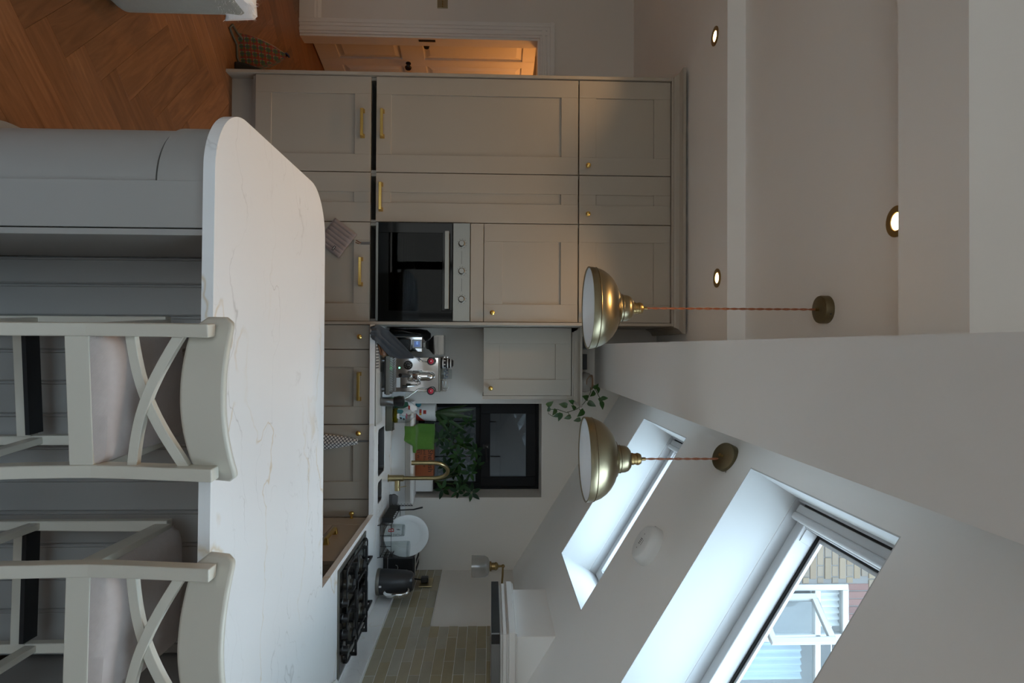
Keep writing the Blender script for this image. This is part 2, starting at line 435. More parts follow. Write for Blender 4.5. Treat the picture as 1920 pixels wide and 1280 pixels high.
# beam between main room and side return
G().box(-.0255, .274, -2.3, 4.32, SOF, 3.12).build('ceiling_soffit', M['ceiling'], c)

# sloping ceiling with roof windows: local frame u down the slope (X+), Y, n outward normal
cs, sn = 1/math.hypot(1, sl), -sl/math.hypot(1, sl)
UV = Vector((cs, 0, -sn)); NV = Vector((sn, 0, cs))
TS = Matrix(((UV[0], 0, NV[0], 0.), (UV[1], 1, NV[1], 0.), (UV[2], 0, NV[2], z0), (0, 0, 0, 1)))
def ux(x): return x/cs
U_A, U_B = ux(.408), ux(1.189); U_TOP, U_BOT = ux(.20), ux(1.62)
SKYL = [(2.72, 3.477), (1.284, 2.041), (-.152, .605), (-1.588, -.831)]
TH = .19
sc_ = sroot('ceiling_slope')
g = G()
g.box(U_TOP, U_A, -2.3, 4.34, 0, TH, TS); g.box(U_B, U_BOT, -2.3, 4.34, 0, TH, TS)
ys = sorted([y for p in SKYL for y in p]); edges = [-2.3] + ys + [4.34]
for k in range(0, len(edges), 2): g.box(U_A, U_B, edges[k], edges[k+1], 0, TH, TS)
g.build('ceiling_board', M['ceiling'], sc_)
for k, (ya, yb) in enumerate(SKYL):
    t = sroot('window_%d' % (k+2), TS @ Vector((U_A, ya, TH)))
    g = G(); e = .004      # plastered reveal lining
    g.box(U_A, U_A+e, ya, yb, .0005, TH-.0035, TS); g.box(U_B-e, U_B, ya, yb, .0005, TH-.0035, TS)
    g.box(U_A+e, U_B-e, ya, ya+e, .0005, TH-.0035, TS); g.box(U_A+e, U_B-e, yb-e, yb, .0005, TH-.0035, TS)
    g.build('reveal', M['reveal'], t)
    def ring(d, w_, n0, n1, nm, m_, par, bev=.003, dt=None):
        dt = d if dt is None else dt; a, b, c_, d_ = U_A+dt, U_B-d, ya+d, yb-d; g = G()
        g.box(a, a+w_, c_, d_, n0, n1, TS); g.box(b-w_, b, c_, d_, n0, n1, TS); g.box(a+w_, b-w_, c_, c_+w_, n0, n1, TS); g.box(a+w_, b-w_, d_-w_, d_, n0, n1, TS)
        return g.build(nm, m_, par, bevel=bev)
    ring(-.05, .0502, TH+.0005, TH+.10, 'outer_frame', M['frame_white'], t)
    sash = ring(.003, .047, TH+.042, TH+.118, 'sash', M['frame_white'], t, .003)
    G().box(U_A+.05, U_A+.078, ya+.05, yb-.05, TH+.05, TH+.118, TS).build('top_rail', M['frame_white'], sash, bevel=.002)
    ring(.0502, .007, TH+.100, TH+.110, 'gasket', M['dark_gap'], sash, 0, .0785)
    ring(.0573, .012, TH+.108, TH+.118, 'glazing_spacer', M['frame_white'], sash, .001, .0855)
    G().box(U_A+.052, U_B-.052, ya+.052, yb-.052, TH+.1105, TH+.1145, TS).build('pane', M['glass'], sash)
    vb = G().box(U_A+.046, U_A+.074, ya+.012, yb-.012, TH+.006, TH+.062, TS).build('vent_bar', M['frame_white'], t, bevel=.011, seg=4)
    G().box(U_A+.018, U_A+.047, ya+.012, yb-.012, TH+.014, TH+.06, TS).build('vent_flap', M['frame_white'], vb, bevel=.003)
    G().box(U_A+.001, U_A+.011, ya+.001, yb-.001, TH+.010, TH+.02, TS).build('vent_lip', M['frame_white'], vb, bevel=.002)
    G().box(U_A+.011, U_A+.018, ya+.006, yb-.045, TH+.013, TH+.020, TS).build('vent_slot', M['dark_gap'], t)
    G().box(U_A+.08, U_A+.125, yb-.0535, yb-.0495, TH+.055, TH+.095, TS).build('hinge_cover', M['frame_white'], t, bevel=.001)

# walls
wr = sroot('wall_right')
g = G().box(1.59, 1.78, -2.3, 4.75, 0, 2.0); g.build('plaster', M['wall'], wr)
wb = sroot('wall_back')
WX0, WX1, WZ0, WZ1 = .405, 1.075, 1.056, 1.969
g = G(); g.box(-1.66, WX0, 4.32, 4.62, 0, 3.1); g.box(WX1, 1.59, 4.32, 4.62, 0, 3.1); g.box(WX0, WX1, 4.32, 4.62, 0, WZ0); g.box(WX0, WX1, 4.32, 4.62, WZ1, 3.1)
g.build('plaster', M['wall'], wb)
wn = sroot('wall_return')
G().box(-1.66, -1.56, 4.62, 5.05, 0, 3.1).build('plaster', M['wall'], wn)
wh = sroot('wall_hall')
DX0, DX1, DZ = -2.60, -1.80, 2.0
g = G(); g.box(-3.3, DX0, 5.05, 5.17, 0, 3.1); g.box(DX1, -1.56, 5.05, 5.17, 0, 3.1); g.box(DX0, DX1, 5.05, 5.17, DZ, 3.1)
g.build('plaster', M['wall'], wh)
wl = struct(G().box(-3.42, -3.3, -2.3, 6.9, 0, 3.1).build('wall_left', M['wall']))
wf = sroot('wall_front')
g = G(); g.box(-3.3, -2.1, -2.42, -2.3, 0, 3.1); g.box(.3, 1.78, -2.42, -2.3, 0, 3.1); g.box(-2.1, .3, -2.42, -2.3, 2.2, 3.1)
g.build('plaster', M['wall'], wf)
# glazed garden doors behind the camera
gd = sroot('door_2', (-.7, -2.36, 0))
for k in range(3):
    xa = -2.1 + k*.8; xb = xa + .8; g = G()
    g.box(xa, xa+.06, -2.39, -2.33, .02, 2.2); g.box(xb-.06, xb, -2.39, -2.33, .02, 2.2); g.box(xa+.06, xb-.06, -2.39, -2.33, .02, .1); g.box(xa+.06, xb-.06, -2.39, -2.33, 2.12, 2.2)
    p = g.build('door_frame', M['blackframe'], gd)
    G().box(xa+.05, xb-.05, -2.362, -2.358, .09, 2.13).build('pane', M['glass'], p)
# hall beyond the inner door
hl = sroot('wall_corridor')
g = G(); g.box(-1.66, -1.56, 5.17, 6.9, 0, 2.6); g.box(-3.3, -1.56, 6.8, 6.9, 0, 2.6); g.box(-3.3, -1.56, 5.17, 6.9, 2.6, 2.7)
g.build('plaster', M['wall'], hl)
# door casing, baseboard
tr = sroot('trim_1', (-2.6, 5.05, 0))
def casing(x, sgn, parent):
    for (a, b, d) in ((0, .125, .018), (.018, .045, .028), (.06, .125, .026), (.085, .118, .034)):
        xa, xb = x - sgn*a, x - sgn*b; g = G().box(min(xa, xb), max(xa, xb), 5.05-d, 5.05, 0, DZ+.09)
        g.build('casing', M['trim'], parent, bevel=.004)
casing(DX0, 1, tr); casing(DX1, -1, tr)
for (a, b, d) in ((0, .125, .019), (.018, .045, .029), (.06, .125, .027), (.085, .118, .035)):
    G().box(DX0-.1249, DX1+.1249, 5.05-d, 5.05, DZ+a, DZ+b).build('casing', M['trim'], tr, bevel=.004)
g = G().box(DX0-.001, DX0+.018, 5.05-.005, 5.175, 0, DZ); g.box(DX1-.018, DX1+.001, 5.05-.005, 5.175, 0, DZ); g.box(DX0+.018, DX1-.018, 5.05-.005, 5.175, DZ-.018, DZ)
g.build('door_lining', M['trim'], tr)
G().box(DX0+.018, DX0+.022, 5.07, 5.10, .98, 1.12).build('strike_plate', M['blackmatt'], tr)
bb = sroot('baseboard_hall', (-2.9, 5.05, 0))
G().prism([(0, 0), (-.024, 0), (-.024, .125), (-.018, .14), (-.018, .15), (-.008, .175), (0, .175)], -3.3, DX0-.1255, Matrix(((0, 0, 1, 0), (1, 0, 0, 5.05), (0, 1, 0, 0), (0, 0, 0, 1)))).build('board', M['trim'], bb, bevel=.002)
# inner door standing open in the hall
dr = sroot('door_1', (-2.74, 5.26, 0))
TD = TR(-2.745, 5.245, .008, rz=math.atan2(5.785-5.324, -2.635+2.728))   # local x along the leaf
# front face (towards the room) is local -y
DW, DH = .80, 1.985
g = G().box(0, DW, 0, .03, 0, DH, TD)
st = .10
xs = [(st, DW/2-.045), (DW/2+.045, DW-st)]; zs = [(.19, .76), (.97, 1.87)]
def frame_cells(g, x0, x1, z0_, z1, cells_x, cells_z, ya, yb, T):
    prev = x0
    for a, b in cells_x: g.box(prev, a, ya, yb, z0_, z1, T); prev = b
    g.box(prev, x1, ya, yb, z0_, z1, T)
    for a, b in cells_x:
        pz = z0_
        for c_, d in cells_z: g.box(a, b, ya, yb, pz, c_, T); pz = d
        g.box(a, b, ya, yb, pz, z1, T)
frame_cells(g, 0, DW, 0, DH, xs, zs, -.018, 0, TD)
leaf_d = g.build('door_leaf', M['trim'], dr, bevel=.003)
for a, b in xs:
    for c_, d in zs:
        g = G(); i = .055; o_ = .012
        vs = [(a+o_, -.001, c_+o_), (b-o_, -.001, c_+o_), (b-o_, -.001, d-o_), (a+o_, -.001, d-o_), (a+i, -.016, c_+i), (b-i, -.016, c_+i), (b-i, -.016, d-i), (a+i, -.016, d-i)]
        g.add(vs, [(4, 5, 6, 7), (0, 1, 5, 4), (1, 2, 6, 5), (2, 3, 7, 6), (3, 0, 4, 7)], TD); g.build('raised_panel', M['trim'], leaf_d)
def knob_at(T, m, par, r=.028):
    g = G().lathe([(.024, 0), (.024, .006), (.010, .008), (.010, .026), (r*.75, .034), (r, .045), (r*.8, .06), (0, .064)], 20, T); g.build('door_knob', m, par, smooth=True)
knob_at(TD @ TR(.11, -.018, 1.01, rx=PI/2), M['black'], leaf_d, .027)
knob_at(TD @ TR(.405, -.018, .81, rx=PI/2), M['black'], leaf_d, .032)

# kitchen window
wi = sroot('window_1', (.74, 4.58, WZ0))
Yw = 4.575
sillb = G().box(WX0+.002, WX1-.002, 4.32, Yw, WZ0, WZ0+.004); sillb.build('window_sill', M['trim'], wi)
G().box(.38, 1.095, 4.215, 4.319, 1.043, 1.068).build('sill_nosing', M['trim'], wi, bevel=.008, seg=3)
def rect_ring(x0, x1, z0_, z1, w_, y0, y1):
    g = G(); g.box(x0, x0+w_, y0, y1, z0_, z1); g.box(x1-w_, x1, y0, y1, z0_, z1); g.box(x0+w_, x1-w_, y0, y1, z0_, z0_+w_); g.box(x0+w_, x1-w_, y0, y1, z1-w_, z1); return g
rect_ring(WX0, WX1, WZ0, WZ1, .05, Yw, Yw+.045).build('window_frame', M['blackframe'], wi, bevel=.003)
G().box(WX0+.05, WX1-.05, Yw, Yw+.045, 1.49, 1.56).build('transom', M['blackframe'], wi, bevel=.003)
cz = rect_ring(WX0+.022, WX1-.022, 1.525, WZ1-.022, .075, Yw-.022, Yw+.0).build('casement', M['blackframe'], wi, bevel=.004)
G().box(WX0+.09, WX1-.09, Yw+.01, Yw+.014, 1.59, 1.89).build('pane', M['glass'], cz)
G().box(WX0+.05, WX1-.05, Yw+.018, Yw+.022, WZ0+.05, 1.49).build('pane', M['glass'], wi)
g = G().box(.735, .765, Yw-.032, Yw-.022, 1.545, 1.59); g.tube([(.75, Yw-.03, 1.57), (.75, Yw-.055, 1.57), (.81, Yw-.06, 1.572), (.86, Yw-.06, 1.575)], .007, 8); g.build('window_handle', M['black'], cz)
G().lathe([(.004, 0), (.004, .002), (0, .002)], 12, TR(.75, Yw-.033, 1.578, rx=PI/2)).build('handle_screw', M['chrome'], cz)

# tiled splashback on the right wall
TP, TLN = .0533, .2525
G().box(1.5865, 1.5899, 1.62, 4.3185, .99, 1.266).build('grout_bed', M['grout'], wr)
G().box(1.5865, 1.5899, 1.62, 3.447, 1.266, 1.606).build('grout_bed', M['grout'], wr)
tproto = {}
row = 0; z = 1.000
while z < 1.604:
    zt_ = min(z+TP-.002, 1.606)
    tall = z > 1.26
    ymax = 3.447 if tall else 4.318
    off = (TLN/2 if row % 2 else 0)
    y = 3.19 + off + 6*TLN
    while y > 1.64:
        ya, yb = y-TLN+.002, y
        y -= TLN
        yb2 = min(yb, ymax); ya2 = max(ya, 1.62)
        if yb2-ya2 < .02: continue
        h_ = round(zt_-z, 4); key = (round(yb2-ya2, 4), h_)
        if key not in tproto:
            o = G().box(-.008, 0, 0, key[0], 0, h_).build('tile', M['tile'], wr, bevel=.0015, seg=1); tproto[key] = o
        else:
            o = tproto[key].copy(); COL.objects.link(o)
        o.location = (1.5932 - random.uniform(-.0004, .0005), ya2, z); o.parent = wr
    z += TP; row += 1
G().box(1.577, 1.59, 3.447, 4.319, 1.2665, 1.270).build('tile_trim', M['trim'], wr)

# outside: neighbouring house seen through the roof window, yard wall seen through the kitchen window
FY = 6.1
hs = thing('neighbour_house', 'yellow stock brick house rear wall seen through the near roof window', 'house', (2.6, FY, 0))
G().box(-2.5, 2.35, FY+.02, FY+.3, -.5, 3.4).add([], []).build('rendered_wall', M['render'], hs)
g = G(); g.box(1.2, 2.42, FY+.007, FY+.3, 3.4, 7.5); g.box(4.3, 6, FY+.007, FY+.3, 2, 7.5); g.box(2.42, 4.3, FY+.007, FY+.3, 5.29, 7.5); g.box(2.42, 4.3, FY+.02, FY+.3, 2, 3.7); g.build('mortar_wall', M['mortar'], hs)
BR = {}
def brick(x, z, wd, ht, m):
    k = (round(wd, 3), round(ht, 3), m)
    if k not in BR: o = G().box(0, wd, 0, .07, 0, ht).build('brick', M[m], None, bevel=.004, seg=1); o.parent = hs; BR[k] = o
    else: o = BR[k].copy(); COL.objects.link(o); o.parent = hs
    o.location = (x-hs.location.x, FY+random.uniform(-.004, .004)-hs.location.y, z)
for r_ in range(26):
    z = 4.2 + r_*.077; x = 1.55 - (.085 if r_ % 2 else 0); k = r_
    while x < 4.2:
        wd = .217 if k % 2 else .106; k += 1; xe = x+wd
        if z < 5.29 and xe > 2.41:
            if x < 2.36: brick(x, z, 2.412-x, .067, 'brick')
            break
        if z > 5.26 and z < 5.50 and x > 2.3 and x < 4.2: x += wd+.01; continue
        brick(x, z, wd, .067, 'brick'); x += wd+.01
x = 2.42
while x < 4.1: brick(x, 5.295, .068, .215, 'redbrick'); x += .078
# its white window
g = rect_ring(2.42, 4.3, 3.7, 5.29, .06, FY-.01, FY+.06); g.box(2.93, 3.0, FY-.01, FY+.06, 3.76, 5.23); g.box(2.48, 4.24, FY-.01, FY+.06, 4.94, 5.0); g.box(3.6, 3.67, FY-.01, FY+.06, 3.76, 5.23)
hw = g.build('window', M['upvc'], hs, bevel=.006)
G().box(2.48, 4.24, FY+.022, FY+.026, 3.76, 5.23).build('pane', M['glass'], hw)
def curt(x0, x1, z0_, z1, y):
    return G().grid(lambda u, v: (x0+u*(x1-x0), y+.02*math.sin(u*38), z0_+v*(z1-z0_)), 60, 1)
curt(2.5, 2.9, 4.98, 5.25, FY+.10).build('curtain', M['curtain'], hw, smooth=True)
curt(3.05, 3.5, 3.76, 4.9, FY+.2).build('curtain', M['blind'], hw, smooth=True)
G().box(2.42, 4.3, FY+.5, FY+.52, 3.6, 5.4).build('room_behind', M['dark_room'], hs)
TO = TR(2.52, FY-.015, 0, rz=R(-52))
g = G(); w_ = .055
for (a, b, c_, d) in ((0, w_, 4.3, 4.93), (.5-w_, .5, 4.3, 4.93), (w_, .5-w_, 4.3, 4.3+w_), (w_, .5-w_, 4.93-w_, 4.93)): g.box(a, b, -.03, .02, c_, d, TO)
os_ = g.build('open_sash', M['upvc'], hw, bevel=.005)
G().box(w_, .5-w_, -.006, -.002, 4.3+w_, 4.93-w_, TO).build('pane', M['glass'], os_)
yd = thing('yard_wall', 'grey rendered yard wall with pink brick strip outside the kitchen window', 'wall', (1.0, 5.9, 0))
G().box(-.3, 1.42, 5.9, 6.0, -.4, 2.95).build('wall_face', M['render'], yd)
G().box(1.42, 1.50, 5.88, 6.0, -.4, 2.95).build('brick_strip', M['redbrick'], yd)
G().box(1.50, 1.66, 5.86, 6.0, -.4, 2.95).build('pale_post', M['frame_white'], yd)
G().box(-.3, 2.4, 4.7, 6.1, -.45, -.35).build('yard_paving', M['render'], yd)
G().box(-.45, -.3, 4.63, 6.0, -.4, 2.99).build('shade_wall', M['render'], yd)  # this and the next: unseen walls added to keep daylight out of the yard
G().box(2.3, 2.45, 4.63, 6.0, -.4, 2.99).build('shade_wall', M['render'], yd)
G().box(-.45, 2.45, 4.66, 6.09, 3.0, 3.06).build('shade_roof', M['render'], yd)  # unseen cover added so the yard behind the window stays dark
for k in range(5): G().box(-.29+.34*k, .04+.34*k, 5.885, 5.8995, -.34, 1.66 if k % 2 else 1.70).build('fence_board', M['render'], yd, bevel=.003)

# ------------------------------------------------------------------ cabinets
I4 = Matrix.Identity(4)
def shaker(par, T, x0, x1, z0_, z1, st=.105, rb=.095, rt=.095, m='cabinet', name='door'):
    g = G(); y0, y1 = 0., .02; p = .009
    g.box(x0, x0+st, y0, y1, z0_, z1, T); g.box(x1-st, x1, y0, y1, z0_, z1, T)
    g.box(x0+st, x1-st, y0+.0006, y1, z0_, z0_+rb, T); g.box(x0+st, x1-st, y0+.0006, y1, z1-rt, z1, T)
    d = g.build(name, M[m], par, bevel=.0012, seg=1)
    G().box(x0+st-.004, x1-st+.004, p, y1-.002, z0_+rb-.004, z1-rt+.004, T).build('door_panel', M[m], d)
    return d
def slab(par, T, x0, x1, z0_, z1, m='cabinet', name='door'):
    return G().box(x0, x1, 0, .02, z0_, z1, T).build(name, M[m], par, bevel=.0015, seg=1)
def pull(par, T, xc, z, ln=.176):
    g = G(); h = ln/2
    for s in (-1, 1):
        x = xc+s*(h-.012)
        vs = [(x-.013, 0, z-.014), (x+.013, 0, z-.014), (x+.013, 0, z+.014), (x-.013, 0, z+.014), (x-.008, -.034, z-.009), (x+.008, -.034, z-.009), (x+.008, -.034, z+.009), (x-.008, -.034, z+.009)]
        g.add(vs, [(3, 2, 1, 0), (4, 5, 6, 7), (0, 1, 5, 4), (1, 2, 6, 5), (2, 3, 7, 6), (3, 0, 4, 7)], T)
    g.box(xc-h+.004, xc+h-.004, -.037, -.024, z-.0085, z+.0085, T)
    return g.build('pull_handle', M['gold'], par, bevel=.002)
def knob(par, T, x, z, r=.0155):
    g = G().lathe([(.010, 0), (.010, .003), (.006, .006), (.006, .014), (.011, .018), (r, .026), (r*.92, .034), (r*.5, .040), (0, .0415)], 18, T @ TR(x, 0, z, rx=PI/2))
    return g.build('knob', M['gold'], par, smooth=True)
def TB(y=3.68): return Matrix.Translation((0, y, 0))
F = TB()
gap = .0025
GRP_T = 'tall cabinets on the back run'
def tall(x0, x1, label):
    t = thing('tall_cabinet', label, 'cabinet', ((x0+x1)/2, 3.9, 0), GRP_T)
    g = G(); g.box(x0+.001, x0+.018, 3.703, 4.31, .15, 2.708); g.box(x1-.018, x1-.001, 3.703, 4.31, .15, 2.708); g.box(x0+.018, x1-.018, 4.29, 4.31, .15, 2.708)
    for z in (.15, .845, 2.10, 2.69): g.box(x0+.018, x1-.018, 3.703, 4.29, z, z+.018)
    g.build('carcass', M['cabinet'], t); return t
ta = tall(-1.645, -1.059, 'wide tall grey cabinet at the far left end of the back run')
tb = tall(-1.059, -.756, 'narrow tall grey cabinet between the wide one and the oven')
to_ = tall(-.756, -.151, 'tall grey oven housing cabinet with the built-in black oven')
for t, x0, x1, st in ((ta, -1.645, -1.059, .107), (tb, -1.059, -.756, .117)):
    a, b = x0+gap, x1-gap; xc = (a+b)/2
    d = shaker(t, F, a, b, .172, .865, st, .094, .098); pull(d, F, xc if st < .11 else xc, .816) if t is ta else None
    d = shaker(t, F, a, b, .898, 2.132, st, .09, .105); pull(d, F, xc, .935 if t is ta else .929)
    d = shaker(t, F, a, b, 2.139, 2.706, st, .104, .104); knob(d, F, b-.052 if t is ta else b-.057, 2.191)
a, b = -.756+gap, -.151-gap
d = shaker(to_, F, a, b, .172, .865, .108, .094, .098); pull(d, F, -.4525, .811)
slab(to_, F, a, b, 1.475, 1.553, name='filler_panel')
d = shaker(to_, F, a, b, 1.557, 2.132, .108, .112, .105); knob(d, F, b-.055, 1.609)
d = shaker(to_, F, a, b, 2.139, 2.706, .108, .104, .104); knob(d, F, b-.055, 2.191)
ep = thing('end_panel', 'tall grey end panel closing the left side of the cabinet run', 'panel', (-1.655, 3.9, 0))
g = G().box(-1.665, -1.6455, 3.665, 4.315, .0, 2.708); g.build('panel', M['cabinet'], ep, bevel=.0015, seg=1)
ep2 = thing('end_panel', 'tall grey end panel between the oven housing and the coffee corner', 'panel', (-.14, 3.9, 0))
G().box(-.1505, -.1325, 3.665, 4.315, .0, 2.708).build('panel', M['cabinet'], ep2, bevel=.0015, seg=1)
pl = thing('plinth', 'grey plinth board under the cabinet runs', 'plinth', (-.9, 3.755, 0))
g = G().box(-1.6453, -.151, 3.755, 3.775, 0, .148); g.box(-.132, 1.105, 3.755, 3.775, 0, .148); g.box(1.105, 1.125, 2.0, 3.755, 0, .148); g.build('board', M['cabinet'], pl)
co = thing('cornice', 'grey moulded cornice along the top of the tall cabinets', 'moulding', (-.9, 3.9, 2.708))
def cornice(par, x0, x1, y0, y1, zb, h, out):
    prof = [(0, 0), (0, .012), (.006, .014), (.010, .026), (.020, .042), (.038, .054), (.046, .058), (.046, .075)]
    vs = []; fs = []
    for o, z in prof:
        o *= out/.046; z *= h/.075
        vs += [(x0-o, y1, zb+z), (x0-o, y0-o, zb+z), (x1+o, y0-o, zb+z), (x1+o, y1, zb+z)]
    for i in range(len(prof)-1):
        for k in range(3): fs.append((i*4+k, i*4+k+1, i*4+4+k+1, i*4+4+k))
        fs.append((i*4+3, i*4, i*4+4, i*4+7))
    n = (len(prof)-1)*4; fs += [(3, 2, 1, 0), (n, n+1, n+2, n+3)]
    return G().add(vs, fs).build('moulding', M['cabinet'], par)
cornice(co, -1.665, -.1325, 3.665, 4.318, 2.7085, .075, .046)

# oven
ov = thing('oven', 'built-in black glass oven with steel control panel and bar handle', 'oven', (-.45, 3.7, .9))
G().box(-.752, -.155, 3.69, 4.2, .905, 1.472).build('oven_cavity', M['black'], ov)
g = G(); x0, x1 = -.752, -.155
dg = rect_ring(x0, x1, .918, 1.366, .062, 3.664, 3.689); od = dg.build('oven_door', M['blackglass'], ov, bevel=.002)
G().box(x0+.062, x1-.062, 3.668, 3.672, .98, 1.304).build('oven_window', glass('oven_glass', (.24, .25, .24), .22), od)
g = G()
for z in (1.06, 1.075, 1.135):
    g.box(x0+.09, x1-.1, 3.684, 3.687, z, z+.002)
for z in [1.09+.012*k for k in range(4)]: g.box(x0+.1, x1-.11, 3.684, 3.686, z, z+.0012)
g.build('rack_wire', M['chrome'], ov)
G().box(x0, x1, 3.667, 3.69, .903, .917).build('bottom_strip', M['steel'], ov)
G().box(x0, x1, 3.664, 3.69, 1.369, 1.472).build('control_panel', M['steel'], ov, bevel=.0015)
g = G().box(-.694, -.226, 3.612, 3.632, 1.322, 1.349); g.box(-.68, -.66, 3.632, 3.665, 1.33, 1.342); g.box(-.26, -.24, 3.632, 3.665, 1.33, 1.342); g.build('bar_handle', M['steel'], od, bevel=.002)
for xk in (-.627, -.459, -.289):
    k = G().lathe([(.021, 0), (.021, .004), (.0185, .006), (.0175, .022), (.015, .025), (0, .025)], 24, TR(xk, 3.664, 1.422, rx=PI/2)).build('control_knob', M['plastic_white'] if False else M['steel'], ov, smooth=True)
    g = G()
    for j in range(9):
        a_ = R(-40+j*35); g.box(xk+.028*math.cos(a_)-.0012, xk+.028*math.cos(a_)+.0012, 3.6632, 3.664, 1.422+.028*math.sin(a_)-.0025, 1.422+.028*math.sin(a_)+.0025)
    g.build('dial_mark', M['ink'], ov)
g = G()
for xa, xb in ((-.584, -.503), (-.416, -.337)): g.box(xa, xb, 3.6632, 3.664, 1.4212, 1.4228)
g.build('panel_line', M['ink'], ov)

# base units under the worktop (back run)
WT0, WT = .873, .903
GRP_B = 'base cabinets on the back run'
def base(x0, x1, label, panel=True):
    t = thing('base_cabinet', label, 'cabinet', ((x0+x1)/2, 3.9, 0), GRP_B)
    g = G(); g.box(x0+.001, x0+.018, 3.703, 4.29, .15, .868); g.box(x1-.018, x1-.001, 3.703, 4.29, .15, .868); g.box(x0+.018, x1-.018, 3.703, 4.29, .15, .168); g.box(x0+.018, x1-.018, 4.27, 4.29, .168, .868); g.build('carcass', M['cabinet'], t)
    d = (shaker if panel else slab)(t, F, x0+gap, x1-gap, .172, .866)
    return t, d
t, d = base(-.132, .018, 'very narrow grey base cabinet with a plain front beside the end panel', False); knob(d, F, -.058, .811)
t, d = base(.018, .472, 'grey base cabinet with a bar handle below the coffee machine'); pull(d, F, .242, .806)
t, d = base(.472, .924, 'grey sink base cabinet with the check towel on its door'); knob(d, F, .522, .808)
TRT = Matrix(((0, 1, 0, 1.03), (-1, 0, 0, 0), (0, 0, 1, 0), (0, 0, 0, 1)))     # front facing -X; local x = -Y
def rbase(ya, yb, label):
    t = thing('base_cabinet', label, 'cabinet', (1.3, (ya+yb)/2, 0), 'base cabinets on the right run')
    g = G(); g.box(1.052, 1.57, ya+.001, ya+.018, .15, .868); g.box(1.052, 1.57, yb-.018, yb-.001, .15, .868); g.box(1.052, 1.57, ya+.018, yb-.018, .15, .168); g.box(1.55, 1.57, ya+.018, yb-.018, .168, .868); g.build('carcass', M['cabinet'], t); return t
t = rbase(3.525, 3.70, 'grey corner cabinet with a round knob facing the island'); d = slab(t, TRT, -3.672, -3.527, .172, .866); knob(d, TRT, -3.655, .772)
cf = G().box(.9265, 1.03, 3.683, 3.70, .172, .866).build('corner_filler', M['cabinet'], t)
t = rbase(2.93, 3.523, 'grey drawer cabinet with a gold bar handle under the hob')
d = slab(t, TRT, -3.521, -2.932, .700, .866, name='drawer'); pull(d, TRT, -3.262, .752, .2)
d = slab(t, TRT, -3.521, -2.932, .438, .696, name='drawer'); pull(d, TRT, -3.262, .60, .2)
d = slab(t, TRT, -3.521, -2.932, .172, .434, name='drawer'); pull(d, TRT, -3.262, .33, .2)

# wall cabinet
wc = thing('wall_cabinet', 'small grey wall cabinet over the coffee machine with plant on top', 'cabinet', (.1, 4.1, 1.55))
g = G(); g.box(-.131, -.113, 4.012, 4.319, 1.556, 2.14); g.box(.322, .345, 3.99, 4.319, 1.548, 2.14); g.box(-.113, .322, 4.012, 4.319, 1.556, 1.574); g.box(-.113, .322, 4.012, 4.319, 2.12, 2.14); g.box(-.113, .322, 4.3, 4.319, 1.574, 2.12)
g.build('carcass', M['cabinet'], wc)
TW = TB(3.99); d = shaker(wc, TW, -.129, .320, 1.554, 2.136, .106, .105, .105); knob(d, TW, .271, 1.602)
cornice(wc, -.10, .345, 3.985, 4.3195, 2.1405, .062, .048)

# ------------------------------------------------------------------ worktop: back run, right run and peninsula in one slab
def arc(cx, cy, r, a0, a1, n=14): return [(cx+r*math.cos(R(a0+(a1-a0)*i/n)), cy+r*math.sin(R(a0+(a1-a0)*i/n))) for i in range(n+1)]
from mathutils.geometry import tessellate_polygon
outline = [(1.588, 1.521), (1.588, 4.3185), (-.132, 4.3185), (-.132, 3.655), (1.01, 3.655), (1.01, 2.552)]
outline += arc(-.445, 2.358, .194, 90, 180, 18) + arc(-.445, 1.735, .193, 180, 270, 18)
def rrect(x0, x1, y0, y1, r): return arc(x1-r, y0+r, r, -90, 0, 5)+arc(x1-r, y1-r, r, 0, 90, 5)+arc(x0+r, y1-r, r, 90, 180, 5)+arc(x0+r, y0+r, r, 180, 270, 5)
bowl1 = rrect(.520, .815, 3.785, 4.023, .03); bowl2 = rrect(.850, .985, 3.785, 3.94, .025)
loops = [outline, bowl1, bowl2]
pts = [p for l in loops for p in l]
tris = tessellate_polygon([[Vector((x, y, 0)) for x, y in l] for l in loops])
g = G(); n = len(pts)
vs = [(x, y, WT0) for x, y in pts] + [(x, y, WT) for x, y in pts]; fs = []
for t3 in tris: fs += [tuple(t3), tuple(i+n for i in reversed(t3))]
o_ = 0
for l in loops:
    for i in range(len(l)):
        j = (i+1) % len(l); fs.append((o_+i, o_+j, n+o_+j, n+o_+i))
    o_ += len(l)
g.add(vs, fs)
wt = thing('worktop', 'white marble-veined worktop over base cabinets and rounded peninsula', 'worktop', (.4, 2.6, WT0))
g.build('slab', M['marble'], wt, bevel=.004, seg=2)
u_ = G().box(-.132, 1.588, 4.298, 4.3195, WT, .998).build('upstand', M['marble'], None, bevel=.002); tag(u_, 'marble upstand along the back wall behind the sink', 'upstand', 'worktop upstands')
u_ = G().box(1.566, 1.5855, 1.6, 4.298, WT, .998).build('upstand', M['marble'], None, bevel=.002); tag(u_, 'marble upstand along the right wall under the tiles', 'upstand', 'worktop upstands')
g = G()
for k in range(5): g.box(1.005+.022*k, 1.012+.022*k, 3.80, 4.03, WT-.0005, WT+.0015)
g.build('drainer_groove', M['marble'], wt)
sk = thing('sink', 'undermounted steel one and a half bowl sink', 'sink', (.75, 3.9, .7))
for l, zb in ((rrect(.5215, .8135, 3.7865, 4.0215, .029), .70), (rrect(.8515, .9835, 3.7865, 3.9385, .024), .76)):
    k = len(l); vs = [(x, y, WT-.004) for x, y in l]+[(x, y, zb) for x, y in l]; fs = [(i, (i+1) % k, k+(i+1) % k, k+i) for i in range(k)] + [tuple(range(k, 2*k))]
    b_ = G().add(vs, fs).build('bowl', M['sinksteel'], sk, solid=.002)
